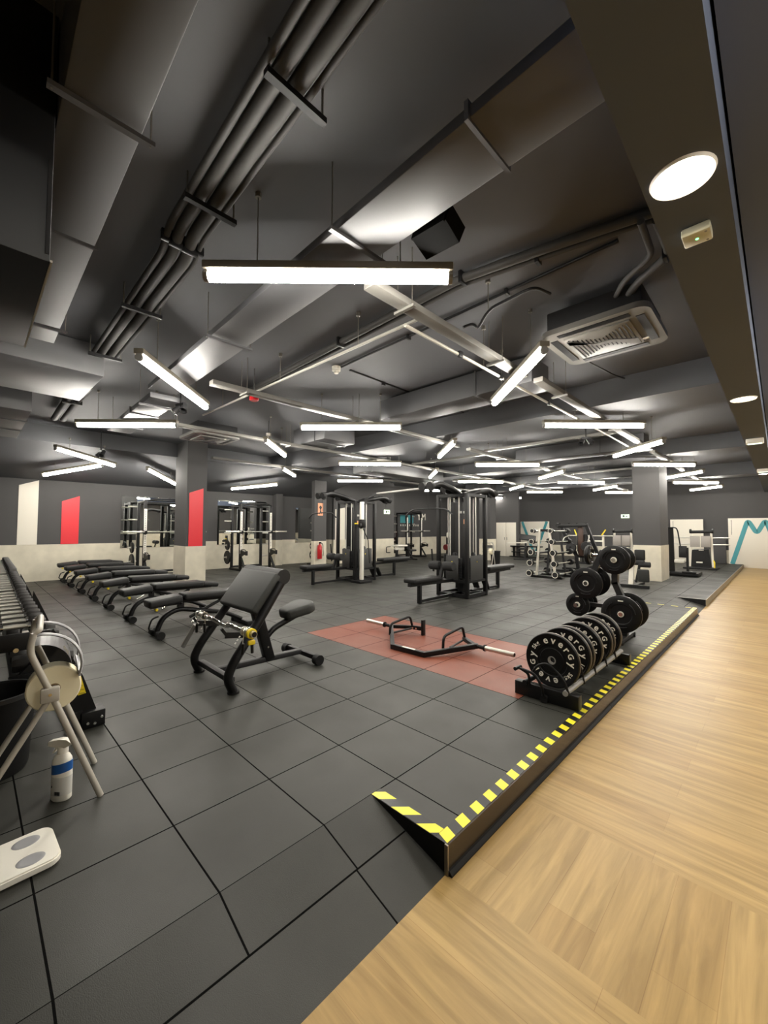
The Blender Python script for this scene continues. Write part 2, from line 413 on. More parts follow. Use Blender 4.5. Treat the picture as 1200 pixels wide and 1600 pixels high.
# ------------------------------------------------------------------ walls, columns, ceiling
DZ = 0.945
def wall(name, p, q, top, normal_in, dado=DZ, base=0.0, th=0.12):
    """upright wall from p to q (inner face), concrete below the paint line"""
    p, q = Vector((*p, 0)), Vector((*q, 0)); n = Vector((*normal_in, 0)); b = MB()
    for z0, z1, mi in ((base, dado, 1), (dado, top, 0)):
        if z1 <= z0: continue
        P = [p + Vector((0, 0, z0)), q + Vector((0, 0, z0)), q + Vector((0, 0, z1)), p + Vector((0, 0, z1))]
        vs = [b.bm.verts.new(v) for v in P] + [b.bm.verts.new(v - n * th) for v in P]
        for idx in ((0, 1, 2, 3), (7, 6, 5, 4), (0, 4, 5, 1), (1, 5, 6, 2), (2, 6, 7, 3), (3, 7, 4, 0)):
            f = b.bm.faces.new([vs[i] for i in idx]); f.material_index = mi
    return struct(name, b, None, mats=[DARKWALL, CONCRETE])
wall('wall_left', (-13.75, -5), (-13.75, 10.0), 3.6, (1, 0))
wall('wall_left_step', (-13.75, 10.0), (-12.57, 10.0), 3.6, (0, -1))
wall('wall_left_middle', (-12.5, 10.0), (-12.5, 13.45), 3.6, (1, 0))
wall('wall_left_return', (-12.57, 13.45), (-13.75, 13.45), 3.6, (0, 1))
wall('wall_left_far', (-13.75, 13.5), (-13.75, 22.1), 3.6, (1, 0))
wall('wall_back', (-13.75, 22.1), (6, 22.1), 3.6, (0, -1), dado=0.55)
wall('wall_back_doors', (-13.6, 19.34), (-9.4, 19.34), 3.6, (0, -1), dado=0.0, base=0.0)
wall('wall_right', (5.0, -5), (5.0, 22.1), 3.6, (-1, 0), dado=DZ, base=W)
wall('wall_near', (-13.75, -5.0), (6, -5.0), 3.6, (0, 1))
def column(name, x0, x1, y0, y1, top, dado=DZ):
    b = MB()
    for z0, z1, mi, g in ((0, dado, 1, 0.006), (dado, top, 0, 0.0)):
        P = [(x0 - g, y0 - g), (x1 + g, y0 - g), (x1 + g, y1 + g), (x0 - g, y1 + g)]
        lo = [b.bm.verts.new((*p, z0)) for p in P]; hi = [b.bm.verts.new((*p, z1)) for p in P]
        for i in range(4):
            f = b.bm.faces.new((lo[i], lo[(i + 1) % 4], hi[(i + 1) % 4], hi[i])); f.material_index = mi
        f = b.bm.faces.new(hi); f.material_index = mi; f = b.bm.faces.new(lo[::-1]); f.material_index = mi
    return struct(name, b, None, mats=[DARKWALL, CONCRETE])
column('pillar_1', -11.1, -10.31, 3.69, 4.17, 3.55)
column('pillar_2', -2.95, -2.31, 13.04, 14.1, 3.55, 0.965)
column('pillar_3', -11.78, -11.6, 8.42, 8.93, 3.55)
column('pillar_4', -9.76, -9.2, 16.2, 16.68, 3.55)
column('pillar_5', -13.75, -13.5, 8.04, 8.32, 3.4)
b = MB()
b.quad((-11.0, -5, 3.55), (6, -5, 3.55), (6, 22.2, 3.55), (-11.0, 22.2, 3.55))
b.quad((-11.0, -5, 3.2), (-11.0, -5, 3.55), (-11.0, 10.0, 3.55), (-11.0, 10.0, 3.2))
b.quad((-13.8, -5, 2.62), (-11.0, -5, 3.2), (-11.0, 10.0, 3.2), (-13.8, 10.0, 2.62))
b.quad((-13.8, 10.0, 2.6), (-11.0, 10.0, 3.2), (-11.0, 10.0, 3.56), (-13.8, 10.0, 3.56))
b.quad((-13.8, 10.0, 3.55), (-11.0, 10.0, 3.55), (-11.0, 22.2, 3.55), (-13.8, 22.2, 3.55))
struct('ceiling', b, CEIL)
# soffit beam that carries the downlights, and deep ceiling beams
b = MB(); b.box((-0.26, 8.5, 3.22), (0.28, 27.0, 0.64)); struct('beam_corridor', b, BEAM)
for i, (y0, y1, zb) in enumerate(((6.35, 7.35, 3.2), (11.6, 12.3, 3.2), (17.0, 17.8, 3.15))):
    b = MB(); b.box((-5.7, (y0 + y1) / 2, (3.56 + zb) / 2), (10.6, y1 - y0, 3.56 - zb)); struct('beam_across.%03d' % i if i else 'beam_across', b, CEIL)
b = MB(); b.box((2.44, 8.5, 3.13), (5.1, 27.0, 0.05)); struct('ceiling_corridor', b, BEAM)

# ------------------------------------------------------------------ panels, doors, mirrors, signs on the walls
def flat_panel(name, poly, x, label, cat, m, group=None):
    """thin board fixed to a wall facing +X; poly in (y, z)"""
    t = MB(); t.prism(poly, (x, 0, 0), (0, 1, 0), (0, 0, 1), 0.014); o = t.build(name, m, smooth=False); return tag(o, label, cat, group)
flat_panel('wall_panel', [(0.86, DZ), (1.245, DZ), (1.245, 2.61), (0.86, 2.46)], -13.742, 'tall white slanted-top panel on the dark wall behind the dumbbell rack', 'panel', PANELW)
flat_panel('wall_panel', [(1.73, DZ), (2.11, DZ), (2.11, 2.25), (1.73, 2.09)], -13.742, 'red slanted-top panel on the dark wall beside the white one', 'panel', RED)
flat_panel('wall_panel', [(3.745, DZ), (4.08, DZ), (4.08, 2.38), (3.745, 2.25)], -10.302, 'red slanted-top panel on the square pillar', 'panel', RED)
flat_panel('wall_panel', [(13.9, 0.92), (14.5, 0.92), (14.5, 1.42), (13.9, 1.32)], -13.742, 'small red panel on the far wall behind the rack under the lettering', 'panel', RED)
flat_panel('wall_panel', [(10.06, DZ), (10.55, DZ), (10.55, 2.22), (10.06, 2.14)], -12.492, 'white slanted-top panel on the wall just past the extinguisher pillar', 'panel', PANELW)
def mirror(y0, y1, z0, z1, label):
    t = thing('wall_mirror', label, 'mirror', (-13.744, (y0 + y1) / 2, (z0 + z1) / 2), 0, 'mirrors on the long wall')
    m = MB(); m.box((0.006, 0, 0), (0.008, y1 - y0, z1 - z0)); m.build('mirror_glass', MIRROR, t, smooth=False)
    k = MB()
    for yy in (-(y1 - y0) / 2 + 0.05, (y1 - y0) / 2 - 0.05):
        for zz in (-(z1 - z0) / 2 + 0.05, (z1 - z0) / 2 - 0.05): k.cyl((0.009, yy, zz), (0.016, yy, zz), 0.012, 10)
    k.build('mirror_clip', CHROME, t)
mirror(3.1, 4.95, 0.80, 2.32, 'wide mirror between the red panel and the square pillar')
mirror(5.93, 7.76, 0.82, 2.36, 'wide mirror behind the rack with the racked barbell')
mirror(9.05, 9.95, 0.82, 2.2, 'narrow mirror beside the extinguisher pillar')
def exit_sign(loc, rz, label, arrow=1):
    t = thing('exit_sign', label, 'sign', loc, rz)
    m = MB(); m.box((0, -0.02, 0), (0.34, 0.04, 0.18), bevel=0.004); m.build('sign_body', EXIT_E, t)
    a = MB(); a.prism([(-0.10, -0.05), (-0.02, -0.05), (-0.02, 0.05), (-0.10, 0.05)], (0, -0.042, 0), (1, 0, 0), (0, 0, 1), 0.003)
    a.prism([(0.0, -0.015), (0.06, -0.015), (0.06, -0.045), (0.12, 0), (0.06, 0.045), (0.06, 0.015), (0.0, 0.015)], (0, -0.042, 0), (1, 0, 0), (0, 0, 1), 0.003)
    a.box((0, -0.041, 0.076), (0.32, 0.002, 0.012)); a.box((0, -0.041, -0.076), (0.32, 0.002, 0.012))
    a.build('sign_symbol', mat('exit_green', (30, 70, 40), 0.5), t)
exit_sign((-12.5, 12.97, 2.13), math.pi / 2, 'lit exit sign on the dark wall between pillar and red panel')
exit_sign((-5.32, 22.1, 2.03), 0, 'lit exit sign on the dark back wall beyond the barbell rack')
# double white doors
for i in range(2):
    x0 = -10.62 + i * 0.545
    t = MB(); t.box((x0 + 0.268, 19.31, 0.86), (0.53, 0.05, 1.72), bevel=0.004); o = t.build('door_%d' % (i + 1), PANELW, smooth=True); o['kind'] = 'structure'
    h = MB(); h.box((x0 + (0.48 if i == 0 else 0.06), 19.27, 0.9), (0.02, 0.04, 0.14), bevel=0.004); h.build('door_handle', GREYST, o)
    if i == 0:
        h = MB()
        for k in range(9): h.box((x0 + 0.36, 19.283, 1.52 - k * 0.055), (0.018, 0.003, 0.034))
        h.build('lettering', LABELGREY, o)
# big white boards with the teal zigzag mark
def zig(pts, w):
    P = fillet(pts, 0.16, 6); t = MB(); L_, R2 = [], []
    for i, p in enumerate(P):
        d = (P[min(i + 1, len(P) - 1)] - P[max(i - 1, 0)]).normalized(); n = Vector((-d.z, 0, d.x))
        L_.append(p + n * w / 2); R2.append(p - n * w / 2)
    for i in range(len(P) - 1):
        q = [L_[i], L_[i + 1], R2[i + 1], R2[i]]
        A = [t.bm.verts.new(v) for v in q]; B = [t.bm.verts.new(v + Vector((0, -0.006, 0))) for v in q]
        t.bm.faces.new(A); t.bm.faces.new(B[::-1])
        for k in range(4): t.bm.faces.new((A[k], B[k], B[(k + 1) % 4], A[(k + 1) % 4]))
    return t
def board(x0, x1, z0, z1, y, label, marks, w=0.14, text=None):
    t = thing('sign_board', label, 'board', (x0, y, z0))
    m = MB(); m.box(((x1 - x0) / 2, 0.03, (z1 - z0) / 2), (x1 - x0, 0.06, z1 - z0), bevel=0.004); m.build('board_panel', PANELW, t)
    if marks:
        zig([Vector((p[0] - x0, -0.001, p[1] - z0)) for p in marks], w).build('zigzag_mark', TEAL, t, smooth=False)
    if text:
        k = MB()
        for i in range(text): k.box((0.10, -0.002, z1 - z0 - 0.1 - i * 0.055), (0.022, 0.004, 0.036 if i else 0.045))
        k.build('lettering', INK, t)
    return t
board(-1.53, 1.4, W, 1.87, 21.95, 'large white board with a teal zigzag M at the end of the wooden floor', [(-1.43, 0.0), (-0.92, 1.80), (-0.66, 1.24), (-0.40, 1.80), (0.12, 0.0)], 0.15, 11)
board(-10.56, -8.95, 0, 1.81, 21.95, 'white board with two teal slanted bars beside the white doors', [(-10.46, 1.8), (-9.95, 0.45), (-9.75, 0.02), (-9.55, 0.45), (-9.06, 1.8)], 0.14)
board(-3.5, -2.34, 0, 1.84, 21.9, 'white board behind the leg press, past the square pillar', None, text=9)
board(-2.3, -1.62, 0, 1.0, 21.98, 'dark low board between the two white boards', None)
for o in [x for x in bpy.data.objects if x.parent and x.parent.get('label', '').startswith('dark low board')]: o.data.materials[0] = DARKWALL
# gym lettering on the far wall
t = thing('wall_lettering', 'teal block and white capital letters on the far dark wall', 'sign', (-13.745, 15.0, 1.8))
m = MB(); m.prism([(0.25, -0.2), (0.25, 0.2), (0.62, 0.2), (0.62, -0.12), (0.85, -0.12), (0.85, 0.2), (1.28, 0.2), (1.28, -0.2)], (0.006, 0, 0.08), (0, 1, 0), (0, 0, 1), 0.012); m.build('teal_block', TEAL, t, smooth=False)
m = MB()
for ch, yy in (('Y', 1.75), ('M', 2.13)): m.mesh_in(letter_mesh(ch, 0.48, 0.006), Matrix.Translation((0.006, yy, 0.2)) @ Matrix(((0, 0, 1, 0), (1, 0, 0, 0), (0, 1, 0, 0), (0, 0, 0, 1))))
m.build('white_letters', WHITE, t, smooth=False)
m = MB()
for k in range(9): m.box((0.005, 0.3 + k * 0.17, -0.24), (0.008, 0.05, 0.09))
m.build('small_letters', WHITE, t, smooth=False)
# poster and extinguisher on the pillar by the multigym
t = thing('poster', 'orange poster with a dark figure on the pillar above the extinguisher', 'poster', (-11.59, 8.66, 2.06))
m = MB(); m.box((0.002, 0, 0), (0.004, 0.22, 0.44)); m.build('sheet', ORANGE, t, smooth=False)
m = MB(); m.prism([(-0.05, -0.18), (-0.01, -0.02), (-0.06, 0.08), (0.0, 0.14), (0.06, 0.08), (0.02, -0.02), (0.07, -0.18), (0.02, -0.12)], (0.006, 0, 0), (0, 1, 0), (0, 0, 1), 0.003); m.build('printed_figure', INK, t, smooth=False)
t = thing('fire_extinguisher', 'red fire extinguisher hung on the pillar behind the multigym', 'extinguisher', (-11.50, 8.58, 0.33))
m = MB(); m.lathe([(0, 0), (0.075, 0), (0.082, 0.02), (0.082, 0.40), (0.06, 0.47), (0.025, 0.50), (0.025, 0.53), (0, 0.53)], seg=20); m.build('cylinder_body', EXTRED, t)
m = MB(); m.box((0.02, 0, 0.57), (0.12, 0.03, 0.03), bevel=0.006); m.box((0, 0, 0.54), (0.04, 0.04, 0.03)); m.build('valve', BLACK, t)
m = MB(); m.tube(fillet([(0.03, 0.0, 0.56), (0.1, 0.06, 0.52), (0.1, 0.08, 0.2), (0.09, 0.08, 0.1)], 0.05), 0.011, 8); m.build('hose', BLACK, t)
m = MB(); m.box((-0.088, 0, 0.42), (0.02, 0.06, 0.1)); m.build('bracket', BLACK2, t)

# ------------------------------------------------------------------ tube lights
CZ = 3.55
def make_tube(label, a, bpt, group='suspended tube lights', cz=CZ):
    a, bpt = Vector(a), Vector(bpt); mid = (a + bpt) / 2; d = bpt - a; Ln = d.length
    rz = math.atan2(d.y, d.x); tilt = math.asin(d.z / Ln)
    t = thing('tube_light', label, 'light', mid, rz, group); t.rotation_euler = (0, -tilt, rz)
    m = MB(); m.box((0, 0, 0.058), (Ln + 0.06, 0.092, 0.05), bevel=0.006); m.build('housing', mat('lamp_housing', (120, 114, 100), 0.45) if 'lamp_housing' not in bpy.data.materials else bpy.data.materials['lamp_housing'], t)
    m = MB(); m.cyl((-Ln / 2, 0, 0), (Ln / 2, 0, 0), 0.033, 14); m.build('glowing_tube', TUBE_E, t)
    m = MB()
    for s in (-1, 1): m.cyl((s * Ln / 2, 0, 0), (s * (Ln / 2 + 0.028), 0, 0), 0.035, 14); m.box((s * (Ln / 2 + 0.014), 0, 0.03), (0.02, 0.05, 0.06))
    m.build('end_cap', GREYST, t)
    m = MB()
    inv = Matrix.Rotation(rz, 4, 'Z') @ Matrix.Rotation(-tilt, 4, 'Y')
    for s in (-0.3, 0.3):
        p = Vector((s * Ln, 0, 0.08)); top = cz - (mid.z + 0.08 + s * Ln * math.sin(tilt))
        if top > 0.05:
            q = p + inv.to_3x3().inverted() @ Vector((0, 0, top)); m.cyl(p, q, 0.004, 6); m.cyl(q - inv.to_3x3().inverted() @ Vector((0, 0, 0.03)), q, 0.02, 8)
    m.build('hanger_wire', RODM, t)
    return t
ROWS = [  # (x from, x to, [(y start, slope sign)...], place words)
    (-2.56, -1.48, [(1.02, 1), (3.56, -1), (6.17, 1), (8.78, -1), (11.46, 1), (14.1, -1), (16.75, 1), (19.4, -1)], 'in the row nearest the corridor'),
    (-5.42, -4.28, [(1.08, -1), (3.67, 1), (6.25, -1), (8.85, 1), (11.55, -1), (14.1, 1), (16.8, -1), (19.4, 1)], 'in the row over the red tiles'),
    (-7.82, -6.74, [(1.15, 1), (3.78, -1), (6.42, 1), (9.0, -1), (11.65, 1), (14.3, -1), (16.9, 1)], 'in the row over the middle floor'),
    (1.2, 2.28, [(1.0, -1), (3.6, 1), (6.2, -1), (8.8, 1), (11.4, -1), (14.0, 1), (16.6, -1)], 'in the unseen row added to light the corridor'),  # row added out of view to brighten the corridor and its beam
    (-10.68, -9.62, [(5.92, -1), (8.7, 1), (13.4, 1), (16.0, -1), (19.0, 1)], 'in the row before the mirror wall'),
]
for x0, x1, ys, words in ROWS:
    for i, (y, sgn) in enumerate(ys):
        zt = 2.9 if x0 > 0 else 3.0
        a, c = ((x0, y, zt), (x1, y + 1.07, zt)) if sgn > 0 else ((x0, y + 1.07, zt), (x1, y, zt))
        make_tube('%s tube light from the camera %s' % (ORD[i], words), a, c, cz=3.1 if x0 > 0 else CZ)
make_tube('glowing tube light slanting over the far end of the dumbbell rack', (-10.35, 1.18, 2.97), (-11.05, 2.32, 2.83), 'tube lights under the sloped ceiling', 3.25)
make_tube('glowing tube light tilted up over the white wall panel', (-12.45, 1.21, 2.63), (-11.55, 2.17, 2.87), 'tube lights under the sloped ceiling', 3.1)
make_tube('glowing tube light in front of the square pillar with the red panel', (-11.55, 3.16, 2.88), (-12.3, 4.08, 2.63), 'tube lights under the sloped ceiling', 3.1)
make_tube('glowing tube light tilted over the rack with the racked barbell', (-12.55, 5.86, 2.64), (-11.6, 6.92, 2.80), 'tube lights under the sloped ceiling', 3.1)

# ------------------------------------------------------------------ downlights and boxes on the corridor beam
for i, (y, words) in enumerate(((2.07, 'nearest the camera, brightest'), (6.15, 'past the boxed indicator'), (14.8, 'small and far, near the white board'))):
    t = thing('downlight', 'round warm downlight in the corridor beam, ' + words, 'light', (-0.26, y, 2.9), 0, 'downlights in the corridor beam')
    m = MB(); m.lathe([(0.088, -0.002), (0.112, -0.012), (0.118, 0), (0.088, 0.0)], seg=32, closed=True); m.build('trim_ring', WHITE, t)
    m = MB(); m.lathe([(0, -0.003), (0.088, -0.003), (0.088, -0.0005), (0, -0.0005)], seg=32); m.build('lens', DOWN_E, t)
t = thing('emergency_light', 'small white box with a green indicator on the corridor beam', 'emergency light', (-0.26, 2.5, 2.9))
m = MB(); m.box((0, 0, -0.022), (0.115, 0.115, 0.044), bevel=0.008); m.build('box_body', mat('cream_box', (205, 203, 180), 0.5), t)
m = MB(); m.lathe([(0, -0.047), (0.006, -0.046), (0.007, -0.044), (0, -0.044)], seg=10); m.build('indicator', GREEN_E, t)
m = MB()
for p in ((0.038, 0.038), (0.038, -0.038)): m.cyl((p[0], p[1], -0.0455), (p[0], p[1], -0.044), 0.006, 8)
m.build('screw', GREYST, t)
for y, words in ((9.0, 'between the two far downlights'), (13.6, 'just before the farthest downlight')):
    t = thing('emergency_light', 'lit square emergency light on the corridor beam, ' + words, 'emergency light', (-0.26, y, 2.9), 0, 'emergency lights on the beam')
    m = MB(); m.box((0, 0, -0.04), (0.22, 0.14, 0.08), bevel=0.01); m.build('box_body', WHITE, t)
    m = MB(); m.box((0, 0, -0.082), (0.18, 0.10, 0.004)); m.build('lens', EXIT_E, t)

# ------------------------------------------------------------------ ducts
def hang(mb, p, top=CZ): mb.cyl(p, (p[0], p[1], top), 0.004, 6)
def duct(name, label, c, size, m=DUCT, rz=0.0, flanges=(), hangers=(), axis='X', cat='duct'):
    """rectangular sheet duct; flanges/hangers are offsets along its own axis"""
    t = thing(name, label, cat, c, rz)
    q = MB(); q.box((0, 0, 0), size, bevel=0.006); q.build('duct_shell', m, t)
    if flanges:
        q = MB()
        for f in flanges:
            s = (0.02, size[1] + 0.03, size[2] + 0.03) if axis == 'X' else (size[0] + 0.03, 0.02, size[2] + 0.03)
            q.box((f, 0, 0) if axis == 'X' else (0, f, 0), s)
        q.build('flange', m, t)
    if hangers:
        q = MB(); r = MB()
        for h in hangers:
            w = (size[1] if axis == 'X' else size[0]) / 2 + 0.05
            if axis == 'X':
                q.box((h, 0, -size[2] / 2 - 0.017), (0.03, 2 * w, 0.02)); [r.cyl((h, s * (w - 0.015), -size[2] / 2 - 0.03), (h, s * (w - 0.015), CZ - c[2]), 0.004, 6) for s in (-1, 1)]
            else:
                q.box((0, h, -size[2] / 2 - 0.017), (2 * w, 0.03, 0.02)); [r.cyl((s * (w - 0.015), h, -size[2] / 2 - 0.03), (s * (w - 0.015), h, CZ - c[2]), 0.004, 6) for s in (-1, 1)]
        q.build('hanger_bar', DUCT, t); r.build('hanger_rod', RODM, t)
    return t
duct('flat_duct', 'long flat duct crossing above the nearest tube light', (-3.05, 1.655, 3.19), (5.3, 0.34, 0.06), DUCT, -0.02, (2.14,), (1.23, -0.62), 'X')
duct('flat_duct', 'wide flat duct piece hung behind the slanting tube by the spotlights', (-7.1, 1.80, 3.13), (2.6, 0.36, 0.07), DUCT, -0.02, (0.3,), (0.95, -0.7), 'X')
duct('main_duct', 'big dark duct overhead on the side of the dumbbell rack', (-2.5, 0.345, 3.32), (4.6, 0.27, 0.42), DUCT, -0.01, (-0.45,), (0.55, -1.9), 'X')
duct('cross_duct', 'wide dark duct hung across the ceiling beyond the pipes', (-6.3, -1.45, 3.36), (1.35, 5.0, 0.36), DUCT, 0.02, (1.35,), (), 'Y')
duct('far_duct', 'stepped grey duct above the far end of the dumbbell rack', (-9.2, -0.4, 3.28), (2.6, 2.0, 0.34), DUCT, 0, (0.5, -0.4), (), 'X')
t = thing('ceiling_box', 'gloss black box with a pale bottom edge hung at the dumbbell rack side', 'bulkhead', (-2.68, -0.40, 3.02))
m = MB(); m.box((0, 0, 0), (1.12, 1.20, 1.06), bevel=0.004); m.build('box_shell', GLOSSBLACK, t)
m = MB(); m.box((0, 0.604, -0.526), (1.13, 0.008, 0.010)); m.build('edge_strip', SILVER, t)
m = MB(); m.box((0.562, 0.59, -0.3), (0.004, 0.012, 0.40)); m.build('corner_strip', CHAR, t)
# branch ducts far away
for k, (c, s, words) in enumerate((((-3.4, 4.95, 3.35), (2.6, 0.5, 0.32), 'short grey duct above the third tube of the corridor row'),
                                   ((-7.0, 5.3, 3.36), (1.1, 0.8, 0.34), 'boxy grey duct end above the middle of the floor'),
                                   ((-3.6, 10.6, 3.37), (3.0, 0.5, 0.34), 'grey duct crossing before the square pillar near the corridor'),
                                   ((-8.6, 9.6, 3.2), (0.8, 3.4, 0.36), 'grey duct running past the extinguisher pillar'),
                                   ((-5.9, 15.85, 3.37), (5.0, 0.45, 0.32), 'far grey duct above the barbell rack'))):
    duct('branch_duct', words, c, s, DUCT, 0, (s[0] * 0.2,) if s[0] > s[1] else (), (), 'X')
# trays that carry the tube rows
def tray(label, x, y0, y1, z, w=0.11, rods=()):
    t = thing('cable_tray', label, 'cable tray', (x, (y0 + y1) / 2, z), 0, 'cable trays over the tube rows'); h = (y1 - y0) / 2
    m = MB(); m.box((0, 0, 0), (w, 2 * h, 0.055), bevel=0.003)
    m.build('tray_channel', TRAY, t)
    r = MB(); q = MB()
    for y in rods:
        for s in (-1, 1): r.cyl((s * (w / 2 + 0.02), y - (y0 + y1) / 2, -0.05), (s * (w / 2 + 0.02), y - (y0 + y1) / 2, CZ - z), 0.004, 6)
        q.box((0, y - (y0 + y1) / 2, -0.04), (w + 0.09, 0.03, 0.02))
    r.build('tray_rod', RODM, t); q.build('tray_bracket', TRAY, t); return t
tray('grey cable tray above the corridor tube row, camera side piece', -2.03, 1.92, 4.32, 3.13, 0.11, (2.3, 3.7))
tray('grey cable tray above the corridor tube row, second piece', -1.96, 4.55, 10.2, 3.13, 0.11, (5.2, 7.6))
tray('grey cable tray above the corridor tube row, far piece', -1.98, 10.5, 20.5, 3.13, 0.11, (12.5, 16.0))
tray('grey cable tray above the red tile tube row, camera side piece', -4.84, 1.98, 7.2, 3.145, 0.11, (2.4, 4.3, 6.8))
tray('grey cable tray above the red tile tube row, far piece', -4.84, 7.6, 20.5, 3.145, 0.11, (9.0, 13.0))
tray('grey cable tray above the middle tube row', -7.28, 2.12, 18.0, 3.145, 0.11, (2.4, 4.6, 7.6, 11.0))
tray('grey cable tray above the tube row before the mirrors', -10.1, 4.2, 19.0, 3.145, 0.11, (6.5, 10.0))
def tray_x(label, y, x0, x1, z=3.17):
    t = thing('cable_tray', label, 'cable tray', ((x0 + x1) / 2, y, z), 0, 'cable trays joining the tube rows'); h = (x1 - x0) / 2
    m = MB(); m.box((0, 0, 0), (2 * h, 0.09, 0.05), bevel=0.003); m.build('tray_channel', TRAY, t)
    for s in (-0.6, 0.6):
        m = MB(); m.cyl((s * h, 0, 0.02), (s * h, 0, CZ - z), 0.004, 6); m.build('tray_rod', RODM, t)
tray_x('short cross tray between the corridor tray and the red tile tray, camera side', 8.15, -4.76, -2.05)
tray_x('short cross tray between the red tile tray and the middle tray', 8.5, -7.2, -4.93)
tray_x('short cross tray between the corridor tray and the red tile tray, far side', 13.4, -4.76, -2.05)
tray_x('short cross tray from the middle tray toward the mirror wall row', 8.25, -7.95, -7.36)
# pipes
def pipe(name, label, pts, r, m=PIPE, clamps=(), cat='pipe', rods=(), group=None):
    t = thing(name, label, cat, pts[0], 0, group); o = Vector(pts[0])
    q = MB(); q.tube([Vector(p) - o for p in fillet(pts, 0.08, 4)], r, 12); q.build('pipe_run', m, t)
    if clamps:
        q = MB(); r2 = MB()
        for c in clamps:
            c = Vector(c) - o; q.box(c, (0.03, 2 * r + 0.03, 2 * r + 0.03), bevel=0.004)
        q.build('pipe_clamp', BLACK2, t)
    if rods:
        q = MB()
        for c in rods:
            c = Vector(c) - o; q.cyl(c, (c.x, c.y, CZ - o.z), 0.005, 6); q.cyl((c.x, c.y, CZ - o.z - 0.04), (c.x, c.y, CZ - o.z), 0.022, 8)
        q.build('pipe_rod', RODM, t)
    return t
for i, (y, r, words) in enumerate(((0.915, 0.022, 'thin pipe on the duct side'), (0.98, 0.036, 'thick pipe on the duct side'), (1.068, 0.04, 'thickest pipe'), (1.135, 0.016, 'thin outer pipe'))):
    pipe('ceiling_pipe', words + ' of the bundle under the ceiling near the camera', [(-0.42, y - 0.10, 3.45), (-2.9, y - 0.03, 3.45), (-3.15, y, 3.40), (-5.55, y + 0.02, 3.40)], r, PIPE, ((-3.0, y - 0.015, 3.43),), group='pipe bundle near the camera')
for i, (x, words) in enumerate(((-1.55, 'nearest clamp bar under the pipe bundle'), (-2.5, 'middle clamp bar under the pipe bundle'), (-4.05, 'third clamp bar under the pipe bundle'), (-5.45, 'last clamp bar under the pipe bundle'))):
    t = thing('clamp_bar', words, 'clamp', (x, 1.00 if x > -2.9 else 1.03, 3.39 if x > -2.9 else 3.34), 0, 'clamp bars under the pipes')
    m = MB(); m.box((0, 0, 0), (0.035, 0.32, 0.03)); m.build('bar', BLACK2, t)
    m = MB()
    for s in (-1, 1): m.cyl((0, s * 0.145, 0), (0, s * 0.145, CZ - t.location.z), 0.006, 6)
    m.build('rod', RODM, t)
pipe('ceiling_pipe', 'pair partner pipe beyond the cross duct, thick', [(-7.05, 1.02, 3.42), (-9.6, 1.05, 3.42)], 0.05, PIPE, ((-8.0, 1.03, 3.42),))
pipe('ceiling_pipe', 'slim pipe beyond the cross duct beside the thick one', [(-7.05, 1.15, 3.42), (-9.6, 1.18, 3.42)], 0.045, PIPE, ((-8.0, 1.16, 3.42),))
pipe('sprinkler_pipe', 'thin pale pipe on rods crossing the room behind the nearest tube light', [(-2.08, 2.66, 3.21), (-6.6, 2.58, 3.21)], 0.014, SILVER, (), rods=((-2.95, 2.645, 3.21), (-4.35, 2.62, 3.21), (-5.9, 2.59, 3.21)))
pipe('conduit', 'thin conduit running beside the corridor cable tray', [(-2.20, 2.5, 3.1), (-2.18, 10.0, 3.1)], 0.015, TUBEGREY, ((-2.19, 3.3, 3.1), (-2.19, 4.1, 3.1), (-2.19, 5.4, 3.1)), 'conduit', rods=((-2.195, 3.75, 3.1), (-2.19, 6.4, 3.1)))
pipe('conduit', 'thick cable bundle crossing the ceiling toward the corridor beam', [(-0.42, 3.12, 3.5), (-1.2, 2.95, 3.5), (-1.9, 2.82, 3.5), (-6.0, 2.95, 3.5)], 0.035, PIPE, ((-1.85, 2.83, 3.5), (-3.5, 2.87, 3.5)), 'conduit')
pipe('conduit', 'second cable bundle beside the thick one under the ceiling', [(-0.42, 3.22, 3.51), (-1.2, 3.06, 3.51), (-1.9, 2.92, 3.51), (-6.0, 3.05, 3.51)], 0.022, PIPE, ((-1.3, 3.045, 3.51),), 'conduit')
pipe('conduit', 'conduit pair crossing above the round white detector', [(-0.8, 3.28, 3.53), (-4.1, 3.38, 3.53)], 0.014, BLACK2, ((-1.7, 3.31, 3.53), (-2.9, 3.35, 3.53)), 'conduit')
pipe('conduit', 'straight conduit running away from the round white detector', [(-4.12, 3.55, 3.545), (-4.12, 6.3, 3.545)], 0.014, BLACK2, ((-4.12, 4.2, 3.53), (-4.12, 5.3, 3.53)), 'conduit')
pipe('conduit', 'zigzag conduit dropping near the ceiling cassette', [(-1.98, 3.03, 3.20), (-1.92, 3.1, 3.24), (-1.86, 3.08, 3.16), (-1.74, 3.05, 3.28), (-1.32, 3.0, 3.28), (-1.28, 3.22, 3.3)], 0.012, BLACK2, (), 'conduit', rods=((-1.74, 3.05, 3.28),))
pipe('conduit', 'sagging black cable from the cassette to the far beam', [(-1.55, 4.6, 3.5), (-1.6, 5.2, 3.42), (-1.55, 6.0, 3.48), (-1.5, 6.4, 3.52)], 0.009, BLACK2, (), 'cable')
pipe('refrigerant_pipe', 'lagged pipe bending down into the ceiling cassette', [(-0.52, 3.05, 3.41), (-0.52, 3.5, 3.41), (-0.78, 3.72, 3.40), (-0.95, 3.95, 3.36)], 0.03, PIPE, ((-0.55, 3.5, 3.41),))
pipe('refrigerant_pipe', 'second lagged pipe beside the bend into the ceiling cassette', [(-0.60, 3.0, 3.41), (-0.62, 3.45, 3.42), (-0.86, 3.66, 3.42), (-1.05, 3.98, 3.38)], 0.022, PIPE, ())

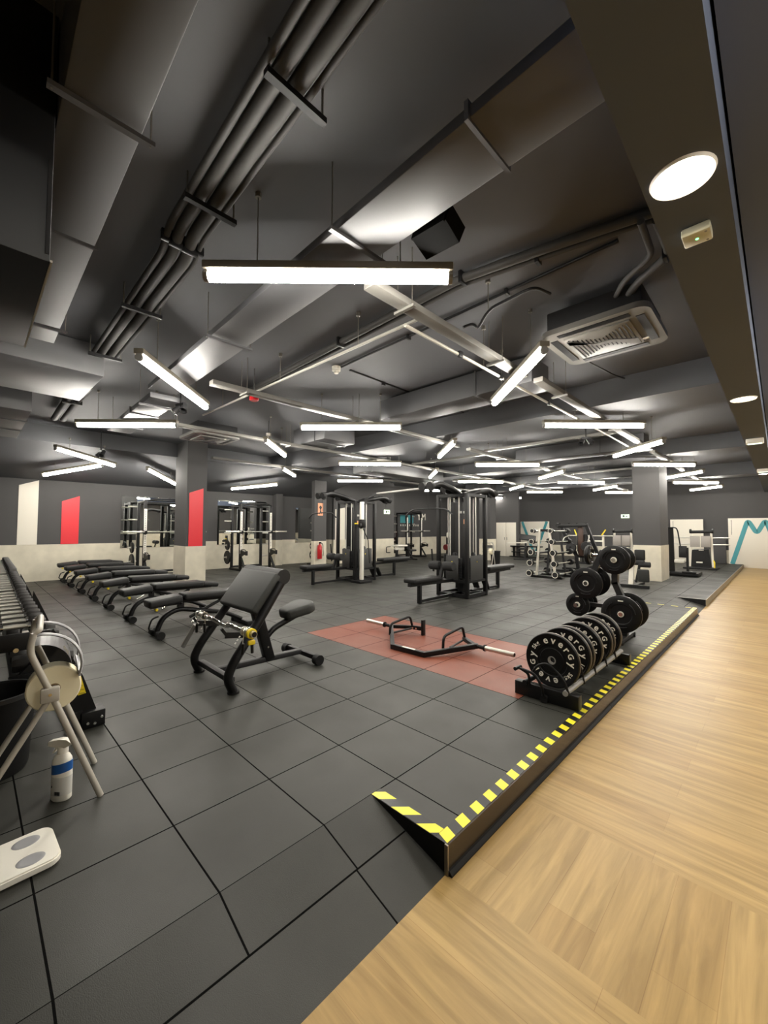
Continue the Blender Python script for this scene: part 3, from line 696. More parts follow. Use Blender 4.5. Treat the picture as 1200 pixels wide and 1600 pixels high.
# ------------------------------------------------------------------ cassettes, detectors, speaker, spots
def cassette(loc, rz, label, s=0.92):
    t = thing('ceiling_cassette', label, 'air conditioner', loc, rz)
    m = MB(); m.box((0, 0, 0.12), (s - 0.12, s - 0.12, 0.2), bevel=0.01); m.build('body', CHAR, t)
    m = MB(); h = s / 2; rc = 0.11
    pl = [(cx * (h - rc) + rc * math.cos(a), cy * (h - rc) + rc * math.sin(a)) for cx, cy, a0 in ((1, 1, 0), (-1, 1, 90), (-1, -1, 180), (1, -1, 270)) for a in [math.radians(a0 + 15 * q) for q in range(7)]]
    m.prism(pl, (0, 0, 0), (1, 0, 0), (0, 1, 0), 0.05); m.build('fascia_panel', TRAY, t)
    m = MB(); m.box((0, 0, -0.032), (s * 0.62, s * 0.62, 0.02), bevel=0.008); m.build('intake_grille', TRAY, t)
    m = MB()
    for k in range(16):
        x = -s * 0.27 + k * s * 0.54 / 15; m.box((x, 0, -0.044), (0.008, s * 0.56 * (0.35 + 0.65 * abs(k - 7.5) / 7.5), 0.006))
    m.build('grille_slats', BLACK2, t)
    m = MB(); sw = [(s * 0.29 * k / 8, s * 0.27 * math.sin(k / 8 * math.pi / 2) ** 3) for k in range(-8, 9)]
    m.prism([(x, math.copysign(abs(y), x) + 0.03 * (1 - abs(x) / (s * 0.3))) for x, y in sw] + [(x, math.copysign(abs(y), x) * 0.55 - 0.03) for x, y in sw[::-1]], (0, 0, -0.05), (1, 0, 0), (0, 1, 0), 0.008); m.build('centre_vane', TRAY, t)
    for sx, sy in ((1, 0), (-1, 0), (0, 1), (0, -1)):
        m = MB(); m.box((sx * s * 0.40, sy * s * 0.40, -0.027), (s * 0.07 if sx else s * 0.66, s * 0.07 if sy else s * 0.66, 0.006)); m.build('air_flap', BLACK2, t)
    m = MB(); m.box((s * 0.34, s * 0.2, -0.045), (0.05, 0.03, 0.006)); m.build('indicator', WHITE, t)
    return t
cassette((-1.16, 4.2, 3.24), 0.0, 'square ceiling cassette with a curved vane near the corridor beam', 0.9)
cassette((-8.15, 3.33, 3.2), 0.0, 'square ceiling cassette above the row of benches', 0.9)
cassette((-8.3, 13.0, 3.2), 0.0, 'square ceiling cassette far above the barbell rack side', 0.9)
t = thing('smoke_detector', 'round white detector on the ceiling behind the nearest tube light', 'detector', (-4.18, 3.36, 3.55))
m = MB(); m.lathe([(0, -0.09), (0.03, -0.088), (0.035, -0.06), (0.055, -0.055), (0.06, 0.0), (0, 0.0)], seg=20); m.build('detector_body', WHITE, t)
t = thing('fire_alarm', 'red round fire alarm sounder hung under the cable tray', 'alarm', (-5.02, 2.63, 3.14))
m = MB(); m.lathe([(0, -0.03), (0.05, -0.03), (0.06, -0.02), (0.06, 0.02), (0.045, 0.04), (0, 0.04)], seg=20); m.build('sounder', EXTRED, t)
m = MB(); m.cyl((0, 0, 0.04), (0, 0, 0.41), 0.008, 8); m.build('stem', PIPE, t)
t = thing('smoke_detector', 'small white detector by the cassette above the benches', 'detector', (-7.3, 4.15, 3.3))
m = MB(); m.lathe([(0, -0.06), (0.05, -0.05), (0.05, 0.0), (0, 0.0)], seg=16); m.build('detector_body', WHITE, t)
m = MB(); m.cyl((0, 0, 0), (0, 0, 0.25), 0.006, 6); m.build('stem', PIPE, t)
t = thing('loudspeaker', 'black loudspeaker hung beside the flat duct', 'speaker', (-1.44, 1.88, 3.22), 0.05)
m = MB(); m.prism([(-0.12, -0.09), (0.12, -0.09), (0.14, 0.02), (0.10, 0.09), (-0.10, 0.09), (-0.14, 0.02)], (0, 0.06, 0), (1, 0, 0), (0, 0.35, 1), 0.16); m.build('cabinet', CLOTH, t)
m = MB(); m.box((0, -0.03, 0.0), (0.23, 0.012, 0.15), rotx(-0.33)); m.build('speaker_grille', CLOTH, t)
m = MB(); m.tube([(0, 0.06, 0.06), (0, 0.06, 0.33)], 0.012, 8); m.build('bracket', BLACK2, t)
def spot(loc, label, a):
    t = thing('spotlight', label, 'spotlight', loc, a)
    m = MB(); m.cyl((0, 0, 0.0), (0, 0, 0.45), 0.01, 8); m.box((0, 0, 0), (0.16, 0.04, 0.03)); m.build('mount', BLACK2, t)
    for s in (-1, 1):
        m = MB(); m.lathe([(0, -0.09), (0.035, -0.09), (0.05, 0.06), (0.044, 0.06), (0.03, -0.05), (0, -0.05)], (s * 0.07, 0, -0.06), (0.4 * s, -0.5, -0.75), 16); m.build('spot_head', CHAR, t)
spot((-5.75, 1.95, 3.06), 'twin black spotlight by the slanting tube light', 0.3)
spot((-10.2, 1.9, 3.0), 'twin spotlight hung above the tilted tube light by the white panel', 0.2)
spot((-2.55, 8.0, 3.1), 'twin spotlight beside the corridor cable tray', 0.5)

# ------------------------------------------------------------------ dumbbell rack and dumbbells (long side of the room)
DRX, DRY, DRA = -3.5, 0.235, math.radians(180 - 1.2)     # local x runs along the rack away from the camera, local y points back from the aisle
rack = thing('dumbbell_rack', 'long black dumbbell rack running away along the side of the room', 'rack', (DRX, DRY, 0), DRA)
RL = 7.2
def rk(name, m, mt, par=rack): return m.build(name, mt, par)
for k, (z, y0, y1, zt) in enumerate(((0.665, -0.17, 0.19, 0.05), (0.40, -0.33, 0.03, 0.05))):
    m = MB()
    for yy in (y0 + 0.05, y1 - 0.05): m.bar((0.03, yy, z), (RL, yy, z + 0.0), 0.07, 0.035, (0, 0, 1))
    rk('shelf_rail', m, BLACK2)
    m = MB(); m.box((0.012, (y0 + y1) / 2, z), (0.016, y1 - y0, 0.11), bevel=0.003); rk('shelf_end_plate', m, BLACK)
m = MB(); m.box((RL / 2, -0.33, 0.10), (RL, 0.06, 0.05)); m.box((RL / 2, 0.2, 0.10), (RL, 0.06, 0.05)); rk('base_rail', m, BLACK2)
for k, x in enumerate((0.05, 1.55, 3.5, 5.4, RL)):
    m = MB()
    out = [(-0.46, 0.0), (-0.44, 0.12), (-0.36, 0.36), (-0.27, 0.56), (-0.19, 0.71), (-0.17, 0.68), (-0.06, 0.60), (-0.16, 0.46), (-0.27, 0.22), (-0.33, 0.0)] if k == 0 else \
          [(-0.46, 0.0), (-0.45, 0.15), (-0.41, 0.36), (-0.34, 0.56), (-0.275, 0.72), (-0.24, 0.80), (-0.232, 0.70), (-0.18, 0.60), (-0.26, 0.40), (-0.32, 0.20), (-0.34, 0.0)]
    m.prism([(a + (0.0 if k == 0 else 0.06), c) for a, c in out], (x, 0, 0), (0, 1, 0), (0, 0, 1), 0.05); rk('upright', m, BLACK)
    m = MB(); m.bar((x, -0.20, 0.6), (x, 0.30, 0.05), 0.05, 0.06); rk('rear_strut', m, BLACK)
    m = MB(); m.box((x + 0.0, -0.42, 0.06), (0.14, 0.14, 0.11), bevel=0.006); fo = rk('foot', m, BLACK)
    if k == 0:
        m = MB()
        for yy, zz in ((-0.46, 0.085), (-0.42, 0.05), (-0.38, 0.06)): m.cyl((-0.072, yy, zz), (-0.062, yy, zz), 0.009, 10)
        m.build('bolt', CHROME, fo)
        m = MB(); m.prism([(-0.29, 0.42), (-0.335, 0.41), (-0.378, 0.24), (-0.333, 0.235)], (0.0235, 0, 0), (0, 1, 0), (0, 0, 1), 0.002); wl = rk('warning_label', m, YELLOW)
        m = MB()
        for q in range(6): m.bar((0.0222, -0.303 - q * 0.0073, 0.385 - q * 0.027), (0.0222, -0.335 - q * 0.0073, 0.38 - q * 0.027), 0.001, 0.011, (1, 0, 0))
        m.build('printed_lines', INK, wl)
m = MB(); m.cyl((0.0, 0.0, 0.62), (-0.02, 0.0, 0.62), 0.014, 12); rk('bolt_head', m, CHROME)
def dumbbell_proto(r, hl, hd):
    t = thing('dumbbell', 'dumbbell', 'dumbbell', (0, 0, 0))
    m = MB(); m.tube([(0, -hl / 2 - 0.01, 0), (0, -hl / 2 + 0.02, 0), (0, 0, 0), (0, hl / 2 - 0.02, 0), (0, hl / 2 + 0.01, 0)], [0.018, 0.015, 0.0165, 0.015, 0.018], 12)
    m.build('handle', KNURL, t)
    for s in (-1, 1):
        m = MB(); m.lathe([(0, 0), (r * 0.82, 0), (r, 0.014), (r, hd - 0.014), (r * 0.86, hd), (0, hd)], (0, s * hl / 2, 0), (0, s, 0), 8); h = m.build('weight_head', HEAD, t)
        m = MB(); m.lathe([(0.0, 0), (0.024, 0), (0.024, 0.014), (0.0, 0.014)], (0, s * (hl / 2 - 0.014), 0), (0, s, 0), 12); m.build('collar_ring', CHROME, h)
    return t
protos = {'small': dumbbell_proto(0.045, 0.15, 0.075), 'mid': dumbbell_proto(0.056, 0.15, 0.085), 'big': dumbbell_proto(0.07, 0.15, 0.09)}
index_children()
used_p = set()
def put_dumbbell(kind, lx, ly, z, label, group):
    p = protos[kind]; o = p if kind not in used_p else copy_tree(p); used_p.add(kind)
    ca, sa = math.cos(DRA), math.sin(DRA)
    o.location = (DRX + lx * ca - ly * sa, DRY + lx * sa + ly * ca, z); o.rotation_euler = (0, 0, DRA)
    o['label'] = label; o['group'] = group
xs = 0.10; n = 0
while xs < 7.0:
    kind = 'small' if n < 10 else ('mid' if n < 18 else 'big'); r = {'small': 0.045, 'mid': 0.056, 'big': 0.07}[kind]
    size = {'small': 'small', 'mid': 'medium', 'big': 'large'}[kind]
    put_dumbbell(kind, xs, 0.0, 0.665 + 0.035 + r + 0.003, '%s rubber dumbbell, %s from the near end of the top rack shelf' % (size, ORD[n]), 'dumbbells on the top shelf')
    n += 1; xs += 0.205 if kind == 'small' else (0.24 if kind == 'mid' else 0.27)
for i in range(5):
    put_dumbbell('mid', 0.14 + i * 0.26, -0.15, 0.40 + 0.035 + 0.056 + 0.003, 'rubber dumbbell on the lower rack shelf, %s from the near end' % ORD[i], 'dumbbells on the lower shelf')

# ------------------------------------------------------------------ paper roll stand (near) and its copy far away
def paper_stand(name_label, loc, rz):
    t = thing('paper_roll_stand', name_label, 'paper stand', loc, rz)
    for x in (-0.19, 0.19):
        m = MB(); m.tube(fillet([(x, 0.27, 0.0), (x, 0.06, 0.56), (x, -0.035, 0.80), (x, -0.02, 0.885)], 0.06), 0.0145, 12); m.build('front_leg', TUBEGREY, t)
        m = MB(); m.tube([(x * 0.98, 0.05, 0.56), (x * 0.98, -0.26, 0.0)], 0.0135, 12); m.build('rear_leg', TUBEGREY, t)
        m = MB(); m.box((x, 0.05, 0.575), (0.045, 0.075, 0.07), bevel=0.008); br = m.build('leg_bracket', TUBEGREY, t)
        m = MB(); m.cyl((x + 0.022, 0.05, 0.58), (x + 0.027, 0.05, 0.58), 0.007, 10); m.build('rivet', CHROME, br)
    m = MB(); m.tube(fillet([(-0.19, -0.02, 0.885), (-0.19, 0.0, 0.90), (0.19, 0.0, 0.90), (0.19, -0.02, 0.885)], 0.03), 0.0145, 12); m.build('top_bar', TUBEGREY, t)
    m = MB(); m.cyl((-0.19, 0.065, 0.585), (0.19, 0.065, 0.585), 0.009, 12); m.build('roll_axle', SILVER, t)
    m = MB(); m.lathe([(0.024, -0.05), (0.106, -0.05), (0.112, -0.044), (0.112, 0.044), (0.106, 0.05), (0.024, 0.05)], (0.09, 0.065, 0.585), (1, 0, 0), 40, closed=True); ro = m.build('paper_roll', CREAM, t)
    m = MB(); m.lathe([(0.018, -0.052), (0.026, -0.052), (0.026, 0.052), (0.018, 0.052)], (0.09, 0.065, 0.585), (1, 0, 0), 24, closed=True); m.build('card_core', mat('card_core', (120, 100, 70), 0.8), ro)
    # curved tear guard
    m = MB()
    for rad, w in ((0.17, 0.03),):
        P = [(0, 0.005 + rad * math.cos(a), 0.70 + rad * 1.0 * math.sin(a)) for a in [math.radians(98 - k * 10.5) for k in range(12)]]
        for x in (-0.16, 0.16): m.tube([(x, p[1], p[2]) for p in P], 0.02, 10, flat=0.007)
        m.box((0, P[-1][1], P[-1][2]), (0.34, 0.012, 0.03))
    m.build('guard_arm', GREYPL, t)
    m = MB(); N = 12; ring = []
    for k in range(N + 1):
        a = math.radians(105 - k * 8.5); ring.append((0.0 + 0.135 * math.cos(a), 0.675 + 0.14 * math.sin(a)))
    for k in range(N):
        (y0, z0), (y1, z1) = ring[k], ring[k + 1]
        m.quad((-0.15, y0, z0), (0.15, y0, z0), (0.15, y1, z1), (-0.15, y1, z1))
    bmesh.ops.solidify(m.bm, geom=m.bm.faces[:], thickness=0.006)
    g = m.build('tear_cover', GREYPL, t)
    m = MB()
    for k in range(4): m.box((0.10 + 0.012 * k, 0.10 + 0.005 * k, 0.775 - 0.006 * k), (0.003, 0.006, 0.02))
    m.build('cover_slots', WHITE, g)
    return t
paper_stand('light grey tubular paper roll stand holding a cream roll, beside the dumbbell rack', (-2.80, 0.28, 0), -0.11)
paper_stand('small far paper roll stand by the black bin behind the multigym bench', (-7.55, 13.1, 0), 0.25)
# black bin under the rack end
def bin_(name_label, loc, r, h, m1=RUB, sq=True):
    t = thing('waste_bin', name_label, 'bin', loc, 0.0)
    m = MB(); m.lathe([(0, 0.0), (r * 0.84, 0.0), (r * 0.88, 0.02), (r, h - 0.03), (r * 1.03, h), (r * 0.96, h), (r * 0.86, 0.04), (0, 0.03)], seg=32); m.build('bin_body', m1, t)
    m = MB(); m.lathe([(r * 0.97, h - 0.012), (r * 1.06, h - 0.012), (r * 1.06, h + 0.012), (r * 0.97, h + 0.012)], seg=32, closed=True); m.build('bin_rim', CHAR, t)
    return t
bin_('black waste bin standing under the paper roll at the rack end', (-3.27, 0.12, 0), 0.2, 0.44)
bin_('small black waste bin beside the far paper roll stand', (-7.75, 14.0, 0), 0.18, 0.55)

# spray bottle on the floor
t = thing('spray_bottle', 'white spray bottle with a blue label on the rubber floor', 'bottle', (-2.70, 0.38, 0), math.radians(38))
m = MB(); P = [(0, 0), (0.044, 0.0), (0.05, 0.007), (0.05, 0.185), (0.046, 0.205), (0.036, 0.222), (0.02, 0.234), (0.019, 0.25), (0, 0.25)]
m.lathe(P, seg=28)
for v in m.bm.verts: v.co.y *= 0.72
m.build('bottle_body', WHITEPL, t)
m = MB()
m.lathe([(0.0504, 0.138), (0.0504, 0.186)], seg=28)
for v in m.bm.verts: v.co.y *= 0.72; v.co.z += v.co.x * 0.22
m.build('blue_label', BLUE, t)
m = MB(); m.lathe([(0.0503, 0.03), (0.0503, 0.122)], seg=28)
for v in m.bm.verts: v.co.y *= 0.72
lb = m.build('back_label', LABELGREY, t)
m = MB()
for k in range(8): m.box((-0.004 + k * 0.004, -0.0367, 0.045), (0.0014 + 0.001 * (k % 3), 0.002, 0.018))
m.box((-0.024, -0.0325, 0.075), (0.006, 0.002, 0.01)); m.build('barcode', INK, lb)
m = MB(); m.lathe([(0, 0.232), (0.024, 0.232), (0.024, 0.258), (0.02, 0.264), (0, 0.264)], seg=18); m.build('collar', WHITEPL, t)
m = MB(); m.prism([(-0.052, 0.266), (-0.05, 0.288), (-0.01, 0.302), (0.022, 0.304), (0.042, 0.288), (0.036, 0.276), (0.016, 0.262), (-0.014, 0.26)], (0, 0, 0), (1, 0, 0), (0, 0, 1), 0.03)
for v in m.bm.verts: v.co.x *= 1.4
m.build('trigger_head', WHITEPL, t)
m = MB(); m.prism([(-0.024, 0.262), (-0.014, 0.262), (-0.024, 0.246), (-0.036, 0.226), (-0.040, 0.228), (-0.03, 0.25)], (0, 0, 0), (1, 0, 0), (0, 0, 1), 0.014)
for v in m.bm.verts: v.co.x *= 1.35
m.build('trigger', WHITEPL, t)
# white board with two dimples lying on the floor
t = thing('step_board', 'white plastic board with two grey oval dimples lying on the floor', 'board', (-2.30, -0.015, 0.02), math.radians(2))
m = MB(); m.box((0, 0, 0), (0.265, 0.66, 0.03), bevel=0.0)
es = [e for e in m.bm.edges if abs((e.verts[0].co - e.verts[1].co).z) > 0.02]
bmesh.ops.bevel(m.bm, geom=es, offset=0.045, segments=6, affect='EDGES', profile=0.5)
bmesh.ops.bevel(m.bm, geom=[e for e in m.bm.edges if e.calc_face_angle(0) > 1.0], offset=0.006, segments=2, affect='EDGES')
m.build('board_slab', WHITEPL, t)
for x in (-0.068, 0.068):
    m = MB(); m.lathe([(0, 0.0155), (0.03, 0.0158), (0.04, 0.0165), (0.043, 0.0155), (0.043, 0.012)], (0, 0, 0), (0, 0, 1), 28)
    for v in m.bm.verts: v.co = Vector((v.co.x * 0.85 + x, v.co.y * 1.1 + 0.235, v.co.z))
    m.build('dimple', GREYPL, t)
m = MB(); m.lathe([(0, 0.0166), (0.006, 0.016), (0.007, 0.014)], (0.02, 0.05, 0), (0, 0, 1), 12); m.build('screw', GREYST, t)

# ------------------------------------------------------------------ preacher curl bench
t = thing('preacher_bench', 'black preacher curl bench with a big grey slanted pad', 'bench', (-3.72, 1.6, 0))
HW = 0.365
for s in (-1, 1):
    m = MB(); m.tube(fillet([(s * HW, 0.02, 0.0), (s * HW, -0.045, 0.14), (s * HW, 0.02, 0.27), (s * HW * 0.97, 0.25, 0.57), (s * HW * 0.95, 0.47, 0.885)], 0.06), 0.044, 14, flat=0.038); lg = m.build('leg', BLACK, t)
    m = MB(); m.lathe([(0.0, 0), (0.05, 0), (0.05, 0.02), (0, 0.02)], (s * HW, 0.015, 0.0), (0, 0, 1), 16); m.build('rubber_foot', RUB, lg)
    m = MB()
    for k in range(5): m.box((s * HW * 0.99, 0.075 + 0.018 * k, 0.405 + k * 0.024), (0.010, 0.006, 0.016), rotx(-0.9))
    for v in m.bm.verts: v.co.y -= 0.048; v.co.z += 0.01
    m.build('lettering', LABELGREY, lg)
    m = MB(); m.bar((s * 0.31, -0.04, 0.485), (s * 0.31, 0.18, 0.45), 0.012, 0.05); m.bar((s * 0.31, -0.075, 0.545), (s * 0.31, -0.02, 0.47), 0.02, 0.022); m.build('bar_hook', BLACK2, t)
m = MB(); m.bar((-HW + 0.03, 0.015, 0.10), (HW - 0.03, 0.015, 0.10), 0.06, 0.05, bevel=0.012); m.build('front_crossbar', CHAR, t)
m = MB(); m.bar((0, 0.04, 0.10), (0, 0.93, 0.085), 0.07, 0.055, bevel=0.014); m.build('base_beam', CHAR, t)
m = MB(); m.bar((-0.27, 0.95, 0.07), (0.27, 0.95, 0.07), 0.05, 0.05, bevel=0.01); tb = m.build('rear_foot_bar', BLACK2, t)
for s in (-1, 1):
    m = MB(); m.cyl((s * 0.255, 0.95, 0.052), (s * 0.325, 0.95, 0.052), 0.052, 16); m.build('rubber_foot', RUB, tb)
m = MB(); m.bar((0, 0.56, 0.08), (0, 0.37, 0.72), 0.10, 0.085, (1, 0, 0), bevel=0.012); up = m.build('upright', BLACK, t)
m = MB()
for zz in (0.22, 0.52): m.cyl((0.05, 0.56 - (zz - 0.08) * 0.297, zz), (0.056, 0.56 - (zz - 0.08) * 0.297, zz), 0.009, 10)
m.build('bolt', CHROME, up)
m = MB(); m.box((0, 0, 0), (0.70, 0.42, 0.075), bevel=0.028, seg=4)
q = m.build('arm_pad', UPH, t); q.location = (0, 0.335, 0.80); q.rotation_euler = (math.radians(53), 0, 0)
m = MB(); m.cyl((-0.348, 0.21, -0.048), (0.348, 0.21, -0.048), 0.072, 20); rl = m.build('pad_roll', UPH_BLACK, q)
m = MB(); m.bar((-0.3, 0.39, 0.77), (0.3, 0.39, 0.77), 0.04, 0.04); m.build('pad_brace', BLACK, t)
m = MB(); m.tube(fillet([(0, 0.50, 0.28), (0, 0.60, 0.38), (0, 0.86, 0.47)], 0.08), 0.03, 12); m.build('seat_post', BLACK, t)
m = MB(); poly = [(-0.09, -0.19), (0.09, -0.19), (0.12, -0.12), (0.17, 0.08), (0.15, 0.17), (0.08, 0.21), (-0.08, 0.21), (-0.15, 0.17), (-0.17, 0.08), (-0.12, -0.12)]; poly = [(a, c * 0.86) for a, c in poly]
m.prism(poly, (0, 0, 0), (1, 0, 0), (0, 1, 0), 0.105); bmesh.ops.bevel(m.bm, geom=m.bm.edges[:], offset=0.04, segments=4, affect='EDGES', profile=0.5, clamp_overlap=True)
q = m.build('seat', UPH, t); q.location = (0, 0.87, 0.535); q.rotation_euler = (math.radians(12), 0, 0)
# curl bar racked on its hooks
t = thing('curl_bar', 'chrome zigzag curl bar resting on the preacher bench hooks', 'barbell', (-3.45, 1.555, 0.585))
m = MB(); m.tube(fillet([(-0.39, 0, 0), (-0.27, 0, 0), (-0.18, -0.045, 0.03), (-0.07, 0.02, -0.025), (0.07, 0.02, -0.025), (0.18, -0.045, 0.03), (0.27, 0, 0), (0.39, 0, 0)], 0.05), 0.0175, 12); m.build('bar_shaft', CHROME, t)
for s in (-1, 1):
    m = MB(); m.cyl((s * 0.385, 0, 0), (s * 0.55, 0, 0), 0.025, 18); m.cyl((s * 0.385, 0, 0), (s * 0.40, 0, 0), 0.036, 18); sl = m.build('sleeve', KNURL, t)
    m = MB(); m.cyl((s * 0.55, 0, 0), (s * 0.553, 0, 0), 0.02, 16); m.build('end_cap', BLACK, sl)
for s, wd_ in ((-1, 'left end'), (1, 'right end')):
    t = thing('spring_collar', 'spring collar with rubber grips hanging at the %s of the curl bar' % ('far' if s < 0 else 'near'), 'collar', (-3.45 + s * (0.47 if s < 0 else 0.445), 1.555, 0.585), 0.2 * s, 'spring collars on the curl bar')
    m = MB(); P = [(0.012 * (k / 24) * 2.0 - 0.012, 0.0375 * math.cos(k * math.pi / 8), 0.0375 * math.sin(k * math.pi / 8)) for k in range(41)]
    m.tube(P, 0.0028, 6); m.build('spring', CHROME, t)
    for q_ in (-1, 1):
        m = MB(); m.tube([(0.006 * q_, 0.034 * q_, -0.01), (0.014 * q_, 0.034 * q_, -0.09)], 0.0035, 6); m.build('arm', CHROME, t)
        m = MB(); m.tube([(0.014 * q_, 0.03 * q_, -0.085), (0.018 * q_, 0.032 * q_, -0.165)], 0.012, 10); m.build('grip', BLACK, t)
t = thing('yellow_clip', 'yellow plastic bar clip on the near end of the curl bar', 'clip', (-2.945, 1.555, 0.585))
m = MB(); m.lathe([(0.028, -0.014), (0.040, -0.012), (0.040, 0.012), (0.028, 0.014)], (0, 0, 0), (1, 0, 0), 24, closed=True); m.build('clip_ring', YELLOW, t)
m = MB(); m.box((0, 0.0, -0.068), (0.026, 0.06, 0.035), bevel=0.008); m.cyl((-0.014, 0.0, -0.068), (0.014, 0.0, -0.068), 0.01, 12); m.build('clip_lever', YELLOW, t)
t = thing('bar_handle', 'short grey bar leaning on the far leg of the preacher bench', 'bar', (-4.03, 1.55, 0.44))
m = MB(); m.tube([(0.07, -0.03, 0.05), (-0.03, -0.10, -0.16)], 0.02, 14); m.build('grey_bar', GREYST, t)
m = MB(); m.tube([(0.073, -0.007, 0.067), (0.07, -0.01, 0.06)], 0.014, 12); m.build('bar_tip', CHROME, t)

# ------------------------------------------------------------------ row of adjustable benches
def bench_proto():
    t = thing('adjustable_bench', '', 'bench', (0, 0, 0))
    def cushion(name, c, size, rot, par=t):
        m = MB(); m.box((0, 0, 0), size, bevel=0.03, seg=4); o = m.build(name, UPH_BLACK, par); o.location = c; o.rotation_euler = rot; return o
    cushion('seat', (0, 0.09, 0.455), (0.27, 0.40, 0.10), (math.radians(6), 0, 0))
    cushion('backrest', (0, 0.68, 0.485), (0.27, 0.74, 0.09), (math.radians(-1), 0, 0))
    cushion('headrest', (0, 1.17, 0.455), (0.25, 0.26, 0.08), (math.radians(-7), 0, 0))
    m = MB(); m.bar((0, 0.02, 0.40), (0, 0.28, 0.41), 0.10, 0.03); m.bar((0, 0.31, 0.425), (0, 1.2, 0.415), 0.08, 0.035); m.build('pad_frame', BLACK, t)
    m = MB(); m.tube(fillet([(0, 0.02, 0.07), (0, 0.08, 0.24), (0, 0.26, 0.335), (0, 0.9, 0.20), (0, 1.15, 0.07)], 0.14), 0.036, 12, flat=0.032); m.build('main_beam', BLACK, t)
    m = MB(); m.bar((-0.15, 0.02, 0.055), (0.15, 0.02, 0.055), 0.05, 0.05, bevel=0.01); f = m.build('front_foot', BLACK2, t)
    for s in (-1, 1):
        m = MB(); m.cyl((s * 0.10, 0.02, 0.05), (s * 0.175, 0.02, 0.05), 0.05, 14); m.build('wheel', RUB, f)
    m = MB(); m.tube(fillet([(-0.02, -0.005, 0.09), (-0.02, -0.075, 0.11), (-0.02, -0.035, 0.24), (-0.02, 0.04, 0.26)], 0.04), 0.011, 8); m.build('carry_handle', BLACK, t)
    m = MB(); m.bar((-0.24, 1.16, 0.035), (0.24, 1.16, 0.035), 0.06, 0.05, bevel=0.01); f = m.build('rear_foot', BLACK2, t)
    for s in (-1, 1):
        m = MB(); m.box((s * 0.235, 1.16, 0.033), (0.05, 0.085, 0.066), bevel=0.01); m.build('rubber_cap', RUB, f)
    m = MB(); m.tube([(0, 0.42, 0.20), (0, 0.86, 0.39)], 0.022, 10); m.build('adjuster_strut', BLACK, t)
    m = MB(); m.cyl((0.02, 0.44, 0.13), (0.02, 0.64, 0.24), 0.014, 10); m.build('chrome_strut', CHROME, t)
    m = MB(); m.box((0, 0.30, 0.38), (0.06, 0.07, 0.06)); m.cyl((-0.08, 0.30, 0.405), (0.08, 0.30, 0.405), 0.014, 10); m.build('hinge', BLACK2, t)
    for p in ((0.05, -0.015, 0.365), (0.04, 0.84, 0.36)):
        m = MB(); m.cyl((0, p[1], p[2]), (p[0] + 0.02, p[1], p[2]), 0.009, 8); m.lathe([(0, 0), (0.018, 0.004), (0.02, 0.02), (0.012, 0.03), (0, 0.03)], (p[0] + 0.02, p[1], p[2]), (1, 0, 0), 12); m.build('yellow_knob', YELLOW, t)
    return t
bp_ = bench_proto(); index_children()
BX = [-5.72, -6.95, -8.25, -9.46, -10.66, -11.92, -13.0]
for i, x in enumerate(BX):
    o = bp_ if i == 0 else copy_tree(bp_)
    o.location = (x, 1.70, 0); o['group'] = 'adjustable benches in a row'
    o['label'] = 'black adjustable bench laid flat, %s' % ('closest to the preacher bench in the row' if i == 0 else ('last of the row beside the wall' if i == 6 else '%s of the row from the preacher bench' % ORD[i]))

# ------------------------------------------------------------------ open trap bar on the red tiles
t = thing('trap_bar', 'black open hexagonal trap bar with steel sleeves on the red tiles', 'barbell', (-3.14, 4.03, 0.085), 0.0)
for s in (-1, 1):
    m = MB(); m.cyl((s * 0.62, 0, 0), (s * 0.78, 0, 0), 0.022, 14); m.cyl((s * 0.765, 0, 0), (s * 0.78, 0, 0), 0.036, 18); m.build('sleeve_neck', BLACK, t)
    m = MB(); m.cyl((s * 0.78, 0, 0), (s * 1.12, 0, 0), 0.025, 18); sl = m.build('sleeve', KNURL, t)
    m = MB(); m.cyl((s * 1.12, 0, 0), (s * 1.123, 0, 0), 0.02, 14); m.build('end_cap', BLACK, sl)
    m = MB(); m.tube(fillet([(s * 0.41, -0.28, -0.02), (s * 0.41, -0.27, 0.11), (s * 0.41, 0.11, 0.155), (s * 0.41, 0.16, 0.0)], 0.06), 0.016, 12); m.build('handle', BLACK, t)
    m = MB(); m.bar((s * 0.64, 0, 0), (s * 0.39, 0.17, 0.0), 0.05, 0.045, bevel=0.006); m.build('rear_strut', BLACK, t)
    m = MB(); m.tube([(s * 0.45, -0.20, -0.02), (s * 0.40, 0.15, -0.01)], 0.013, 10); m.build('brace_rod', CHAR, t)
m = MB(); m.bar((-0.40, 0.165, 0), (-0.26, 0.19, 0.0), 0.04, 0.05); m.bar((-0.25, 0.19, -0.085), (-0.25, 0.19, 0.115), 0.03, 0.06, bevel=0.006); jp = m.build('jack_foot', BLACK, t)
m = MB()
for k in (0.0, 0.05): m.cyl((-0.385 + k, 0.14 + k * 0.2, 0.0), (-0.375 + k, 0.12 + k * 0.2, 0.0), 0.012, 8)
m.build('bolt', CHROME, jp)
m = MB(); pts = [(-0.65, 0, 0), (-0.13, -0.53, -0.055), (0.33, -0.51, -0.055), (0.66, 0, 0)]
for a, c in zip(pts, pts[1:]): m.bar(a, c, 0.05, 0.052, bevel=0.004)
for p in pts: m.cyl((p[0], p[1], p[2] - 0.026), (p[0], p[1], p[2] + 0.026), 0.026, 14)
fr = m.build('hex_frame', BLACK, t)
m = MB(); m.bar((0.02, -0.525, -0.0285), (0.2, -0.517, -0.0285), 0.03, 0.001, (0, 0, 1)); m.build('maker_plate', WHITE, fr)

